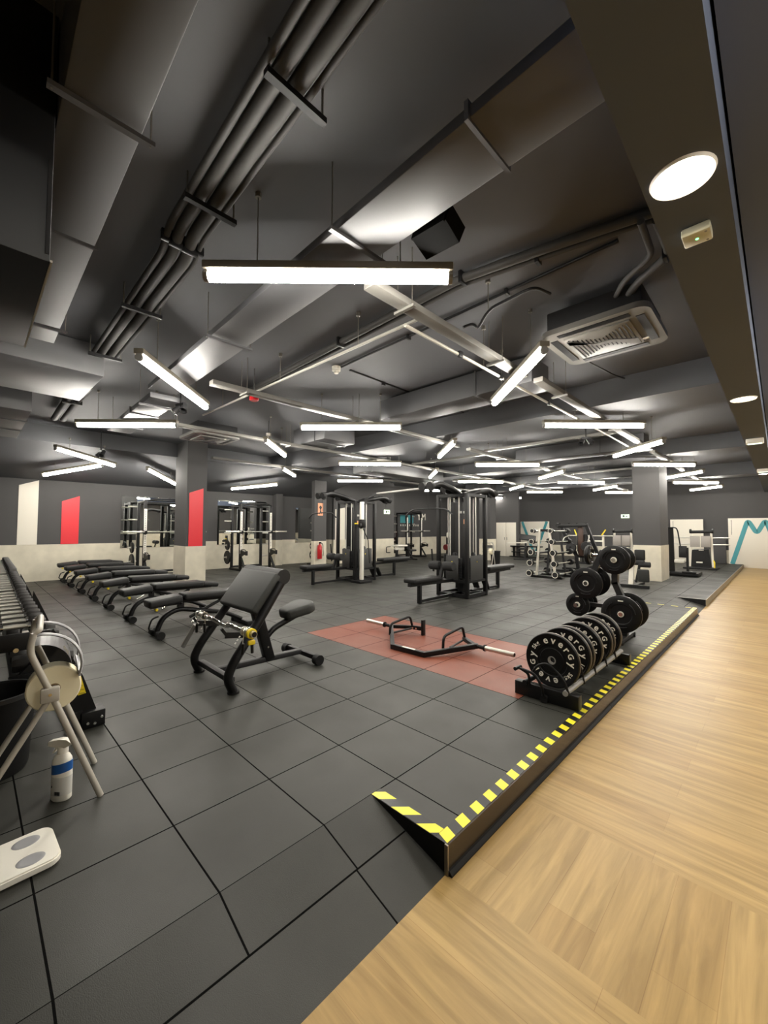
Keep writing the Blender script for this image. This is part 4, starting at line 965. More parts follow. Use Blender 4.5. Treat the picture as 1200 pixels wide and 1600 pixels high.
# ------------------------------------------------------------------ bumper plate toaster rack
t = thing('plate_rack', 'low black toaster rack holding bumper plates beside the hazard tape', 'rack', (-1.40, 3.32, 0))
m = MB(); m.box((0, 0.03, 0.055), (0.52, 0.07, 0.11), bevel=0.004); m.build('front_beam', BLACK, t)
m = MB(); m.box((0, 1.50, 0.055), (0.52, 0.07, 0.11), bevel=0.004); m.build('rear_beam', BLACK, t)
for s in (-1, 1):
    m = MB(); m.cyl((s * 0.165, -0.02, 0.115), (s * 0.165, 1.55, 0.115), 0.021, 14); m.build('cradle_rail', GREYST if s > 0 else BLACK2, t)
m = MB()
for yy in (0.03, 0.30, 0.60, 0.92, 1.22, 1.50):
    for s in (-1, 1): m.tube(fillet([(s * 0.19, yy + 0.045, 0.10), (s * 0.16, yy + 0.045, 0.26), (s * 0.04, yy + 0.045, 0.34)], 0.08), 0.008, 8) if 0.03 < yy < 1.5 else None
for yy in (0.30, 0.60, 0.92, 1.22): m.box((0, yy + 0.045, 0.10), (0.36, 0.02, 0.02))
m.build('divider', BLACK, t)
m = MB(); m.tube(fillet([(0.19, 0.0, 0.10), (0.15, 0.0, 0.22), (0.02, 0.0, 0.315), (-0.06, 0.0, 0.28), (-0.10, 0.0, 0.22)], 0.08), 0.010, 8); m.build('wire_loop', BLACK, t)
m = MB(); m.tube(fillet([(-0.13, 0.0, 0.10), (-0.13, -0.02, 0.20), (-0.20, -0.04, 0.235), (-0.20, -0.08, 0.24)], 0.03), 0.012, 8); m.tube(fillet([(-0.20, -0.06, 0.24), (-0.06, -0.06, 0.225), (0.0, -0.06, 0.14), (0.0, -0.04, 0.06)], 0.07), 0.012, 8)
m.cyl((-0.20, -0.12, 0.245), (-0.20, -0.02, 0.24), 0.015, 10); m.build('pull_handle', BLACK, t)
m = MB(); m.cyl((0.0, -0.035, 0.03), (0.0, -0.005, 0.03), 0.032, 16); m.build('wheel', RUB, t)
t_rack = t
def bumper(th, label, y, z=0.278, text=True, kg='5', R=0.225, ang=0.0):
    p = thing('bumper_plate', label, 'weight plate', (-1.40, y, z), 0, 'bumper plates in the toaster rack')
    m = MB(); h = th / 2
    m.lathe([(0.032, -h * 0.75), (0.098, -h * 0.75), (0.102, -h * 0.55), (0.125, -h * 0.55), (0.130, -h * 0.8), (R - 0.022, -h * 0.8), (R - 0.016, -h), (R - 0.006, -h), (R, -h * 0.6),
             (R, h * 0.6), (R - 0.006, h), (R - 0.016, h), (R - 0.022, h * 0.8), (0.130, h * 0.8), (0.125, h * 0.55), (0.102, h * 0.55), (0.098, h * 0.75), (0.032, h * 0.75)], (0, 0, 0), (0, 1, 0), 56, closed=True)
    m.build('rubber_disc', BUMPER, p)
    m = MB(); m.lathe([(0.0255, -h * 0.8), (0.034, -h * 0.8), (0.034, h * 0.8), (0.0255, h * 0.8)], (0, 0, 0), (0, 1, 0), 32, closed=True); m.build('hub_ring', GREYST, p)
    m = MB(); m.lathe([(R - 0.002, -h * 0.45), (R + 0.0015, -h * 0.3), (R + 0.0015, h * 0.3), (R - 0.002, h * 0.45)], (0, 0, 0), (0, 1, 0), 56); m.build('rim_sheen', mat('rim_sheen_tone', (92, 84, 74), 0.5) if 'rim_sheen_tone' not in bpy.data.materials else bpy.data.materials['rim_sheen_tone'], p)  # lighter band paints the lamp light reflected along the plate rim
    if text:
        m = MB()
        def put(ch, a, rad, size):
            a = math.radians(a) + ang; pos = Vector((math.cos(a) * rad, -h * 0.8 - 0.0005, math.sin(a) * rad))
            ux = Vector((math.sin(a), 0, -math.cos(a))); uy = Vector((math.cos(a), 0, math.sin(a))); n = Vector((0, -1, 0))
            M = Matrix(((ux.x, uy.x, n.x, pos.x), (ux.y, uy.y, n.y, pos.y), (ux.z, uy.z, n.z, pos.z), (0, 0, 0, 1)))
            m.mesh_in(letter_mesh(ch, size), M)
        for base in (108, -78):
            for ch, d in zip('everGy', (0, 23, 46, 66, 86, 110)): put(ch, base - d, 0.166, 0.082 if ch != 'G' else 0.062)
        for base in (152, -28):
            for ch, d in zip(kg + 'kg', range(0, 60, 9)): put(ch, base - d, 0.17, 0.045)
        m.build('lettering', WHITE, p, smooth=False)
    return p
PL = [(3.475, 0.045, '5', 'bumper plate with white lettering, frontmost in the toaster rack', True), (3.745, 0.055, '10', 'bumper plate with white lettering, second from the front in the toaster rack', True),
      (3.83, 0.055, '10', 'bumper plate touching behind the second one in the toaster rack', False), (4.06, 0.07, '15', 'bumper plate with white lettering at the middle of the toaster rack, fourth from the front', True),
      (4.35, 0.06, '15', 'bumper plate behind the middle gap of the toaster rack, fifth from the front', True), (4.435, 0.06, '20', 'bumper plate next to last in the toaster rack', False), (4.66, 0.075, '20', 'rearmost bumper plate in the toaster rack', True)]
for y, th, kg, lb, tx in PL: bumper(th, lb, y, 0.136 + math.sqrt((0.225 + 0.021 + 0.002) ** 2 - 0.165 ** 2) - 0.021 + 0.0, tx, kg, ang=0.12 * math.sin(y * 7) if kg != '5' else 0.0)

# ------------------------------------------------------------------ plate tree
PTX, PTY = -1.64, 5.85
t = thing('plate_tree', 'charcoal plate tree loaded with black grip plates behind the toaster rack', 'rack', (PTX, PTY, 0))
m = MB()
m.bar((-0.31, 0, 0.36), (-0.19, 0, 0.75), 0.07, 0.08, (0, 1, 0)); m.bar((-0.19, 0, 0.75), (-0.03, 0, 1.12), 0.07, 0.08, (0, 1, 0)); m.build('frame_post', CHAR, t)
m = MB(); m.bar((0.20, 0, 0.06), (0.22, 0, 0.42), 0.07, 0.08, (0, 1, 0)); m.bar((0.22, 0, 0.42), (0.10, 0, 0.72), 0.07, 0.08, (0, 1, 0)); m.bar((0.10, 0, 0.70), (0.12, 0, 1.12), 0.07, 0.08, (0, 1, 0)); m.build('frame_post', CHAR, t)
m = MB(); m.bar((-0.33, 0, 0.40), (0.22, 0, 0.40), 0.06, 0.05); m.bar((-0.30, 0, 0.05), (-0.30, 0, 0.40), 0.06, 0.06, (0, 1, 0)); m.build('frame_crossbar', CHAR, t)
for x in (-0.30, 0.20):
    m = MB(); m.box((x, 0.0, 0.035), (0.08, 0.62, 0.05), bevel=0.008); f = m.build('foot_rail', CHAR, t)
    m = MB()
    for s in (-1, 1): m.cyl((x - 0.05, s * 0.29, 0.03), (x + 0.05, s * 0.29, 0.03), 0.03, 14)
    m.build('foot_wheel', RUB, f)
PEGS = [(0.145, 1.02), (-0.185, 0.70), (-0.315, 0.40), (0.215, 0.36)]
m = MB()
for x, z in PEGS:
    m.cyl((x, -0.24, z), (x, 0.24, z), 0.0245, 14)
m.cyl((-0.04, 0.0, 1.055), (-0.26, 0.0, 1.055), 0.0245, 14)
m.build('peg', CHROME, t)
def grip_plate(label, loc, R, th, axis='Y'):
    p = thing('grip_plate', label, 'weight plate', loc, 0 if axis == 'Y' else math.pi / 2, 'black grip plates on the plate tree')
    m = MB(); h = th / 2
    m.lathe([(0.0265, -h), (0.045, -h), (0.05, -h * 0.5), (R * 0.52, -h * 0.55), (R * 0.56, -h * 0.9), (R * 0.9, -h), (R, -h * 0.55), (R, h * 0.55), (R * 0.9, h), (R * 0.56, h * 0.9), (R * 0.52, h * 0.55), (0.05, h * 0.5), (0.045, h), (0.0265, h)], (0, 0, 0), (0, 1, 0), 44, closed=True)
    d = m.build('plate_body', BUMPER, p)
    m = MB()
    for k in range(3):
        a = math.radians(90 + 60 + 120 * k)
        P = [(R * 0.72 * math.cos(a + dd), -h * 0.97, R * 0.72 * math.sin(a + dd)) for dd in (-0.42, -0.2, 0, 0.2, 0.42)]
        m.tube(P, 0.018, 8, flat=0.004)
    m.build('grip_slot', CHAR, d)
    m = MB(); m.box((0, -h - 0.0005, R * 0.72), (R * 0.26, 0.002, 0.012)); m.build('size_mark', WHITE, d)
    m = MB(); m.lathe([(0.0255, -h - 0.002), (0.036, -h - 0.002), (0.036, h + 0.002), (0.0255, h + 0.002)], (0, 0, 0), (0, 1, 0), 24, closed=True); m.build('hub', WHITEPL, d)
    return p
GP = [(0, 0.19, 0.18, 0.045, -1, 'front plate on the top peg of the plate tree'), (0, 0.13, 0.165, 0.04, -1, 'inner plate on the top peg of the plate tree'), (0, 0.14, 0.16, 0.045, 1, 'rear plate on the top peg of the plate tree'),
      (1, 0.205, 0.20, 0.04, -1, 'front plate on the middle peg of the plate tree'), (1, 0.12, 0.20, 0.045, 1, 'rear plate on the middle peg of the plate tree'),
      (2, 0.14, 0.15, 0.04, -1, 'smaller front plate on the lower peg away from the tape'), (2, 0.18, 0.15, 0.04, 1, 'smaller rear plate on the lower peg away from the tape'),
      (3, 0.20, 0.225, 0.05, -1, 'largest front plate on the lower peg beside the hazard tape'), (3, 0.13, 0.225, 0.05, 1, 'largest rear plate on the lower peg beside the hazard tape')]
for pi, off, R, th, s, lb in GP:
    grip_plate('black grip plate, ' + lb, (PTX + PEGS[pi][0], PTY + s * off, PEGS[pi][1]), R, th)
grip_plate('black grip plate seen edge on at the top of the plate tree', (PTX - 0.21, PTY, 1.055), 0.13, 0.05, 'X')

# ------------------------------------------------------------------ multi station towers
def multigym(label, loc, rz=0.0, white_column=False, lat=True):
    t = thing('multigym', label, 'multigym', loc, rz)
    H = 2.12; a = 0.35
    for sx in (-1, 1):
        for sy in (-1, 1):
            m = MB(); m.box((sx * a, sy * a, H / 2), (0.075, 0.075, H), bevel=0.008); m.build('post', BLACK2, t)
    m = MB(); m.box((0, 0, H / 2 + 0.02), (0.13, 0.13, H), bevel=0.01); cp = m.build('central_post', CHAR, t)
    m = MB(); m.box((0.067, -0.0, 1.75), (0.004, 0.09, 0.05)); m.box((0.0, -0.067, 1.75), (0.09, 0.004, 0.05)); m.build('placard', LABELGREY, cp)
    m = MB(); m.box((0.067, 0.0, 1.55), (0.004, 0.07, 0.10)); m.build('notice', ORANGE, cp)
    for z, w in ((0.045, 0.06), (0.33, 0.05), (H - 0.03, 0.06)):
        m = MB()
        for s in (-1, 1):
            m.bar((-a, s * a, z), (a, s * a, z), w, w); m.bar((s * a, -a, z), (s * a, a, z), w, w)
        m.bar((-a, -a, z), (a, a, z), 0.04, 0.04); m.bar((-a, a, z), (a, -a, z), 0.04, 0.04)
        m.build('ring_frame', BLACK2, t)
    dirs = [(0, -1), (1, 0), (0, 1), (-1, 0)]
    for k, (dx, dy) in enumerate(dirs):
        px, py = -dy, dx
        m = MB()
        for s in (-0.11, 0.11): m.cyl((dx * 0.27 + px * s, dy * 0.27 + py * s, 0.36), (dx * 0.27 + px * s, dy * 0.27 + py * s, H - 0.05), 0.014, 10)
        m.build('guide_rod', ROD_SHEEN, t)
        m = MB(); n = 13
        for i in range(n): m.box((dx * 0.27, dy * 0.27, 0.385 + i * 0.033), (0.30 if px else 0.10, 0.30 if py else 0.10, 0.029), bevel=0.003)
        st = m.build('weight_stack', CHAR, t)
        m = MB(); m.lathe([(0, 0), (0.05, 0.005), (0.055, 0.05), (0.035, 0.09), (0, 0.095)], (dx * 0.27, dy * 0.27, 0.82), (0, 0, 1), 16); m.build('stack_cap', BLACK, st)
        m = MB(); m.box((dx * 0.335 + px * 0.02, dy * 0.335 + py * 0.02, 0.60), (0.012, 0.02, 0.42) if dx else (0.02, 0.012, 0.42)); m.build('number_strip', GREYST, st)
        m = MB(); m.cyl((dx * 0.31, dy * 0.31, 0.72), (dx * 0.37, dy * 0.37, 0.72), 0.013, 10); m.build('yellow_pin', YELLOW, st)
        m = MB(); m.box((dx * 0.36, dy * 0.36, 0.59), (0.012 if dx else (0.48 if k in (1, 2) else 0.30), 0.012 if dy else (0.48 if k in (1, 2) else 0.30), 0.52), bevel=0.004)
        m.build('stack_guard', GUARD, t)
        m = MB(); m.box((dx * 0.19, dy * 0.19, 1.2), (0.01 if dx else 0.36, 0.01 if dy else 0.36, 1.55)); m.build('back_shroud', BLACK, t) if k == 3 else m.bm.free()
        m = MB(); m.cyl((dx * 0.27, dy * 0.27, 0.9), (dx * 0.27, dy * 0.27, H - 0.05), 0.004, 6); m.build('cable', BLACK, t)
    # pull-down arms over both benches
    for s in (-1, 1):
        m = MB()
        for x in (-0.10, 0.10): m.tube(fillet([(x * 0.4, s * 0.12, H), (x, s * 0.45, H + 0.09), (x, s * 0.95, H + 0.17), (x, s * 1.18, H + 0.10)], 0.25), 0.06, 12)
        m.build('pull_down_arm', BLACK2, t)
        for x in (-0.10, 0.10):
            m = MB(); m.lathe([(0, -0.028), (0.07, -0.028), (0.078, -0.012), (0.07, 0), (0.078, 0.012), (0.07, 0.028), (0, 0.028)], (x * 0.5, s * (1.14 if x > 0 else 0.62), H + 0.07), (1, 0, 0), 20); m.build('pulley', CHAR, t)
            m = MB(); m.lathe([(0, -0.08), (0.06, -0.07), (0.082, -0.02), (0.082, 0.04), (0, 0.05)], (x, s * 1.20, H + 0.10), (0, s, -0.2), 16); m.build('arm_cap', FOAM, t)
        m = MB(); m.cyl((0, s * 1.16, 1.80 if s < 0 else 2.0), (0, s * 1.16, H + 0.06), 0.004, 6); m.build('cable', BLACK, t)
    m = MB(); m.tube(fillet([(-0.56, -1.16, 1.66), (-0.42, -1.16, 1.77), (0, -1.16, 1.79), (0.42, -1.16, 1.77), (0.56, -1.16, 1.66)], 0.12), 0.015, 10); m.build('lat_bar', CHAR, t)
    # bench toward the viewer, with knee rollers
    def seat(y0, y1, z, leg_y, nm):
        m = MB(); s = 1 if y1 > y0 else -1
        m.box((0, (y0 + y1) / 2, z), (0.30, abs(y1 - y0), 0.09), bevel=0.03, seg=3); m.build('bench_seat', UPH_BLACK, t)
        m = MB(); m.bar((0, y0, z - 0.075), (0, s * 0.35, z - 0.11), 0.07, 0.06); m.bar((0, leg_y, 0.04), (0, s * 0.35, 0.06), 0.05, 0.05); m.build('bench_beam', BLACK2, t)
        m = MB(); m.box((0, leg_y, (z - 0.06) / 2), (0.075, 0.06, z - 0.06), bevel=0.006); m.build('bench_leg', BLACK2, t)
    seat(-1.72, -0.92, 0.44, -1.42, 0); seat(2.10, 0.92, 0.49, 1.52, 1)
    m = MB(); m.bar((0, -0.78, 0.36), (0, -0.70, 0.66), 0.06, 0.05); m.build('roller_post', BLACK2, t)
    for s in (-1, 1):
        m = MB(); m.lathe([(0, 0), (0.078, 0), (0.088, 0.015), (0.088, 0.22), (0.078, 0.235), (0, 0.235)], (s * 0.05, -0.72, 0.66), (s, 0, 0), 18); m.build('knee_roller', FOAM, t)
        m = MB(); m.bar((s * 0.13, 0.80, 0.06), (s * 0.13, 0.66, 0.30), 0.14, 0.03, (0, 0, 1)); m.build('foot_plate', BLACK, t)
    m = MB(); m.tube([(-0.33, -0.62, 0.98), (-0.30, -0.60, 0.52)], 0.018, 10); m.build('strap_handle', BLACK, t)
    if white_column:
        m = MB(); m.box((0.50, -0.25, 1.08), (0.085, 0.085, 2.02), bevel=0.01); wc = m.build('pulley_column', WHITE, t)
        m = MB(); m.box((0.50, -0.25, 0.03), (0.36, 0.42, 0.06), bevel=0.008); m.bar((0.5, -0.25, 2.08), (0.1, -0.1, 2.1), 0.06, 0.05); m.build('column_base', BLACK2, t)
        m = MB(); m.box((0.53, -0.27, 1.52), (0.15, 0.15, 0.22), bevel=0.015); m.lathe([(0, -0.02), (0.07, -0.02), (0.075, 0), (0.07, 0.02), (0, 0.02)], (0.58, -0.36, 1.46), (0.6, 0.8, 0), 18); m.build('pulley_carriage', BLACK, t)
        m = MB(); m.cyl((0.44, -0.33, 1.52), (0.38, -0.40, 1.52), 0.018, 10); m.build('yellow_knob', YELLOW, t)
        m = MB(); m.tube([(0.60, -0.30, 1.40), (0.66, -0.18, 1.1), (0.66, -0.12, 0.5)], 0.012, 8); m.build('hanging_rope', BLACK, t)
    return t
multigym('black multi-station cable tower with grey weight stacks, the closer one near the red tiles', (-4.86, 7.36, 0))
multigym('black multi-station cable tower with a white pulley column, the farther one', (-8.28, 7.40, 0), 0.0, True)
t = thing('pull_up_bar', 'long grey bar joining the tops of the two cable towers', 'bar', (-6.6, 7.4, 2.33))
m = MB(); m.tube(fillet([(-1.15, 0.25, 0.0), (-0.7, 0.3, 0.02), (1.1, 0.1, 0.03), (1.30, 0.0, -0.02)], 0.2), 0.03, 12); m.build('bar_tube', GREYST, t)
m = MB()
for s in (-1, 1): m.bar((s * 1.10, 0.2 if s < 0 else 0.1, 0.0), (s * 1.35, 0.0, -0.16), 0.05, 0.05)
m.build('end_bracket', BLACK2, t)

# ------------------------------------------------------------------ power racks with barbells along the wall
def power_rack(label, loc, rz, plates=True, pfx='rack'):
    """local +x faces the room, local y along the wall"""
    t = thing('power_rack', label, 'rack', loc, rz)
    H = 2.16
    for s in (-1, 1):
        m = MB(); m.box((0, s * 0.53, H / 2), (0.085, 0.075, H), bevel=0.006); up = m.build('front_upright', BLACK2, t)
        m = MB(); m.box((0.046, s * 0.53, 1.24), (0.006, 0.074, 1.36)); st = m.build('white_scale_strip', WHITE, up)
        m = MB()
        for k in range(26): m.box((0.050, s * 0.53, 0.60 + k * 0.05), (0.004, 0.024, 0.02))
        m.build('peg_holes', INK, st)
        m = MB(); m.box((-0.62, s * 0.53, H / 2), (0.075, 0.075, H), bevel=0.006); m.build('rear_upright', BLACK2, t)
        m = MB(); m.box((-0.18, s * 0.53, 0.035), (1.05, 0.085, 0.07), bevel=0.006); m.bar((0.32, s * 0.53, 0.06), (0.06, s * 0.53, 0.42), 0.06, 0.05); m.build('floor_skid', BLACK2, t)
        m = MB(); m.bar((0.0, s * 0.53, H - 0.03), (-0.62, s * 0.53, H - 0.03), 0.07, 0.06); m.build('top_side_beam', BLACK2, t)
        m = MB(); m.prism([(0.045, 0.46), (0.045, 0.68), (0.13, 0.66), (0.34, 0.62), (0.44, 0.66), (0.44, 0.52), (0.34, 0.54), (0.2, 0.52)], (0, s * 0.53, 0), (1, 0, 0), (0, 0, 1), 0.06); m.tube(fillet([(0.05, s * 0.53, 0.66), (0.12, s * 0.53, 0.70), (0.32, s * 0.53, 0.70), (0.40, s * 0.53, 0.64)], 0.04), 0.012, 8); m.build('safety_arm', BLACK, t)
        m = MB(); m.box((0.06, s * 0.53, 1.26), (0.05, 0.09, 0.10), bevel=0.006); m.box((0.10, s * 0.53, 1.235), (0.07, 0.06, 0.025)); m.box((0.128, s * 0.53, 1.27), (0.014, 0.06, 0.07)); m.build('bar_hook', BLACK, t)
        m = MB()
        for z in (0.42, 0.82, 1.22, 1.62, 2.0): m.cyl((-0.62, s * 0.56, z), (-0.62, s * 0.80, z), 0.022, 12)
        m.build('storage_peg', KNURL, t)
    m = MB(); m.tube([(0.0, -0.55, H + 0.01), (0.0, 0.55, H + 0.01)], 0.024, 12); m.bar((-0.62, -0.53, H - 0.03), (-0.62, 0.53, H - 0.03), 0.07, 0.06); m.bar((-0.62, -0.53, 0.1), (-0.62, 0.53, 0.1), 0.07, 0.06)
    m.tube(fillet([(0.12, -0.5, H - 0.02), (0.2, -0.3, H + 0.05), (0.2, 0.3, H + 0.05), (0.12, 0.5, H - 0.02)], 0.1), 0.02, 10); m.build('top_crossbar', BLACK2, t)
    return t
def barbell(label, loc, rz, group=None, L=2.2, name='barbell'):
    t = thing(name, label, 'barbell', loc, rz, group)
    m = MB(); m.cyl((0, -L / 2 + 0.42, 0), (0, L / 2 - 0.42, 0), 0.0145, 12); m.build('bar_shaft', KNURL, t)
    for s in (-1, 1):
        m = MB(); m.cyl((0, s * (L / 2 - 0.43), 0), (0, s * L / 2, 0), 0.0248, 14); m.cyl((0, s * (L / 2 - 0.44), 0), (0, s * (L / 2 - 0.41), 0), 0.038, 14); m.build('sleeve', KNURL, t)
    return t
def small_plate(label, loc, R, rz=0.0, group=None, th=0.05):
    t = thing('stored_plate', label, 'weight plate', loc, rz, group)
    m = MB(); m.disc((0, 0, 0), (0, 1, 0), R, 0.0265, th, 0.012, 30); m.build('plate_body', BUMPER, t)
    m = MB(); m.lathe([(0.0255, -th * 0.55), (0.045, -th * 0.55), (0.045, th * 0.55), (0.0255, th * 0.55)], (0, 0, 0), (0, 1, 0), 20, closed=True); m.build('hub', GREYST, t)
    return t
RACKS = [((-12.55, 6.72, 0), 0, 'black power rack with white scale strips before the wide mirror'), ((-12.72, 3.98, 0), 0, 'black power rack partly behind the square pillar with the red panel'),
         ((-12.75, 15.15, 0), 0, 'black power rack below the white lettering on the far wall')]
for i, (loc, rz, lb) in enumerate(RACKS):
    power_rack(lb, loc, rz)
    w = ('rack before the wide mirror', 'rack beside the square pillar', 'rack below the white lettering')[i]
    barbell('steel barbell racked on the ' + w, (loc[0] + 0.105, loc[1] + 0.02, 1.275), 0)
    for k, (z, R) in enumerate(((0.82, 0.16), (0.42, 0.225))):
        small_plate('black %s plate on the storage peg of the %s' % ('smaller upper' if k == 0 else 'larger lower', w), (loc[0] - 0.62, loc[1] - 0.68, z - 0.003), R)
        if False: small_plate('black %s plate on the second side peg of the %s' % ('smaller upper' if k == 0 else 'larger lower', w), (loc[0] - 0.62, loc[1] + 0.68, z - 0.003), R)

t = thing('storage_post', 'slim black plate storage post half hidden by the extinguisher pillar', 'rack', (-12.75, 9.30, 0))
m = MB(); m.box((0, 0, 1.05), (0.08, 0.08, 2.1), bevel=0.006); m.build('post', BLACK2, t)
m = MB(); m.box((0.044, 0, 1.2), (0.006, 0.06, 1.4)); m.build('white_scale_strip', WHITE, t)
m = MB(); m.box((0, 0, 0.03), (0.5, 0.4, 0.06)); m.build('base', BLACK2, t)
m = MB()
for z in (0.38, 0.72, 1.3, 1.6): m.cyl((0, 0.0, z), (0, -0.22, z), 0.022, 12)
m.build('storage_peg', KNURL, t)
for z, R, w in ((0.38, 0.17, 'lower'), (0.72, 0.15, 'upper')): small_plate('black %s plate on the slim storage post by the extinguisher pillar' % w, (-12.75, 9.17, z - 0.003), R)

# leg curl bench with white pads near the red wall panel
t = thing('leg_curl_machine', 'low black machine with white pads and a round weight, before the rack below the lettering', 'machine', (-11.75, 13.1, 0))
m = MB(); m.bar((0, -0.5, 0.05), (0, 0.75, 0.05), 0.08, 0.06); m.bar((-0.28, -0.5, 0.04), (0.28, -0.5, 0.04), 0.06, 0.05); m.bar((-0.28, 0.75, 0.04), (0.28, 0.75, 0.04), 0.06, 0.05); m.build('base_frame', BLACK2, t)
m = MB(); m.bar((0, -0.3, 0.05), (0, -0.3, 0.46), 0.07, 0.06); m.bar((0, 0.5, 0.05), (0, 0.5, 0.38), 0.07, 0.06); m.build('post', BLACK2, t)
m = MB(); m.box((0, -0.1, 0.66), (0.42, 0.62, 0.08), bevel=0.025, seg=3); m.build('white_pad', WHITE, t)
m = MB(); m.box((0, -0.1, 0.55), (0.12, 0.5, 0.14)); m.build('pad_support', WHITEPL, t)
m = MB(); m.lathe([(0, -0.18), (0.10, -0.18), (0.115, -0.16), (0.115, 0.16), (0.10, 0.18), (0, 0.18)], (0, 0.3, 0.56), (1, 0, 0), 24); m.build('roller', BLACK, t)
m = MB(); m.box((0, 0.62, 0.43), (0.32, 0.5, 0.08), bevel=0.025, seg=3); m.build('seat', UPH_BLACK, t)
m = MB(); m.tube(fillet([(-0.25, -0.42, 0.36), (-0.3, -0.6, 0.36), (-0.3, -0.6, 0.6), (-0.2, -0.45, 0.62)], 0.05), 0.02, 8); m.build('hand_grip', BLACK, t)
t = thing('boxing_stand', 'slim black post machine with a red weight behind the closer cable tower', 'machine', (-11.6, 16.3, 0))
m = MB(); m.bar((0, 0, 0.03), (0, 0, 1.15), 0.09, 0.07); m.box((0, 0, 0.03), (0.5, 0.6, 0.06), bevel=0.01); m.build('post', BLACK, t)
m = MB(); m.lathe([(0, -0.1), (0.13, -0.1), (0.14, -0.08), (0.14, 0.08), (0.13, 0.1), (0, 0.1)], (0.05, -0.14, 0.5), (0, 1, 0), 24); m.build('weight', mat('dark_red', (90, 20, 22), 0.5), t)
m = MB(); m.box((0.05, 0, 1.08), (0.12, 0.14, 0.25), bevel=0.03); m.build('white_head', WHITE, t)

# ------------------------------------------------------------------ fixed barbell rack
BRX0, BRX1, BRY = -5.16, -4.50, 11.42
t = thing('barbell_rack', 'two sided black and white rack of fixed barbells', 'rack', (0, 0, 0))
for yy in (BRY + 0.17, BRY + 0.93):
    for s in (-1, 1):
        xb, xt = ((BRX0, BRX0 + 0.17) if s < 0 else (BRX1, BRX1 - 0.17)); q = 0.055 * s
        if s < 0: q, xb, xt = 0.0, BRX0 + 0.055, BRX0 + 0.18
        m = MB(); m.bar((xb - q, yy, 0.03), (xt - q, yy, 1.42), 0.05, 0.06, (0, 1, 0)); m.build('white_upright', PANELW if yy < BRY + 0.5 else CHAR, t)
    m = MB(); m.bar((BRX0 + 0.2, yy, 1.36), (BRX1 - 0.2, yy, 1.36), 0.07, 0.07); m.bar((BRX0 - 0.1, yy, 0.03), (BRX1 + 0.12, yy, 0.03), 0.09, 0.06); m.build('cross_member', BLACK, t)
m = MB()
for s, x in ((-1, BRX0 + 0.09), (1, BRX1 - 0.09)): m.bar((x, BRY + 0.17, 0.7), (x, BRY + 0.93, 0.7), 0.04, 0.04); m.bar((x, BRY + 0.17, 0.05), (x, BRY + 0.93, 0.05), 0.04, 0.04)
m.build('side_rail', BLACK, t)
LV = [(0.135, 0.088), (0.43, 0.088), (0.735, 0.085), (1.04, 0.075), (1.345, 0.065)]
def fixed_bar_proto(R):
    f = thing('fixed_barbell', '', 'barbell', (0, 0, 0), 0, 'fixed barbells on the two sided rack')
    m = MB(); m.cyl((0, 0, 0), (0, 1.10, 0), 0.0145, 10); m.build('bar_shaft', KNURL, f)
    for y, s in ((0.0, -1), (1.10, 1)):
        m = MB(); m.lathe([(0, 0), (R - 0.006, 0), (R, 0.012), (R, 0.13), (R - 0.006, 0.145), (0, 0.145)], (0, y - s * 0.02, 0), (0, s, 0), 26); h = m.build('weight_head', BUMPER, f)
        m = MB(); m.lathe([(R * 0.80, 0.1455), (R * 0.97, 0.1455), (R * 0.97, 0.149), (R * 0.80, 0.149)], (0, y - s * 0.02, 0), (0, s, 0), 26, closed=True); m.build('white_ring', PANELW, h)
        m = MB(); m.lathe([(0, 0.1455), (R * 0.55, 0.1455), (R * 0.5, 0.15), (0, 0.15)], (0, y - s * 0.02, 0), (0, s, 0), 20); m.build('badge', CHAR, h)
    return f
lvw = ['lowest level', 'second level', 'middle level', 'fourth level', 'top level']
for i, (z, R) in enumerate(LV):
    for s in (-1, 1):
        x = (BRX0 + 0.12 * z / 1.36 + 0.0) if s < 0 else (BRX1 - 0.13 * z / 1.36 + 0.005)
        f = fixed_bar_proto(R); f.location = (x + s * 0.05, BRY, z + 0.0)
        f['label'] = 'fixed barbell, %s on the rack side %s' % (lvw[i], 'facing the cable towers' if s < 0 else 'facing the plate tree')
        br = MB(); br.box((x + s * 0.04, BRY + 0.17, z - 0.028), (0.06, 0.03, 0.022)); br.box((x + s * 0.04, BRY + 0.93, z - 0.028), (0.06, 0.03, 0.022)); br.build('bar_saddle', BLACK, t)

# ------------------------------------------------------------------ plate loaded machines behind
t = thing('chest_press', 'black plate loaded press machine with a wide top bar behind the barbell rack', 'machine', (-4.75, 13.9, 0))
m = MB(); m.bar((-0.60, 0, 1.50), (0.34, 0, 1.53), 0.10, 0.10, bevel=0.01); m.build('top_beam', BLACK, t)
for x0, x1 in ((-0.52, -0.05), (0.30, 0.62)):
    m = MB(); m.bar((x0, 0, 1.5), (x1, 0.05, 0.55), 0.10, 0.09, (0, 1, 0)); m.bar((x1, 0.05, 0.56), (x1 + 0.06, 0.05, 0.05), 0.09, 0.08, (0, 1, 0)); m.build('side_frame', BLACK, t)
m = MB(); m.bar((-0.7, -0.3, 0.04), (0.75, -0.3, 0.04), 0.08, 0.08); m.bar((-0.7, 0.6, 0.04), (0.75, 0.6, 0.04), 0.08, 0.08); m.bar((0, -0.3, 0.04), (0, 0.6, 0.04), 0.08, 0.08); m.build('base_frame', BLACK2, t)
m = MB(); m.box((0.08, 0.1, 1.0), (0.15, 0.08, 0.95), bevel=0.01); m.build('back_column', mat('brown_column', (70, 48, 36), 0.5), t)
m = MB(); m.box((0.08, 0.25, 0.95), (0.32, 0.09, 0.6), bevel=0.03, seg=3); m.build('back_pad', UPH_BLACK, t)
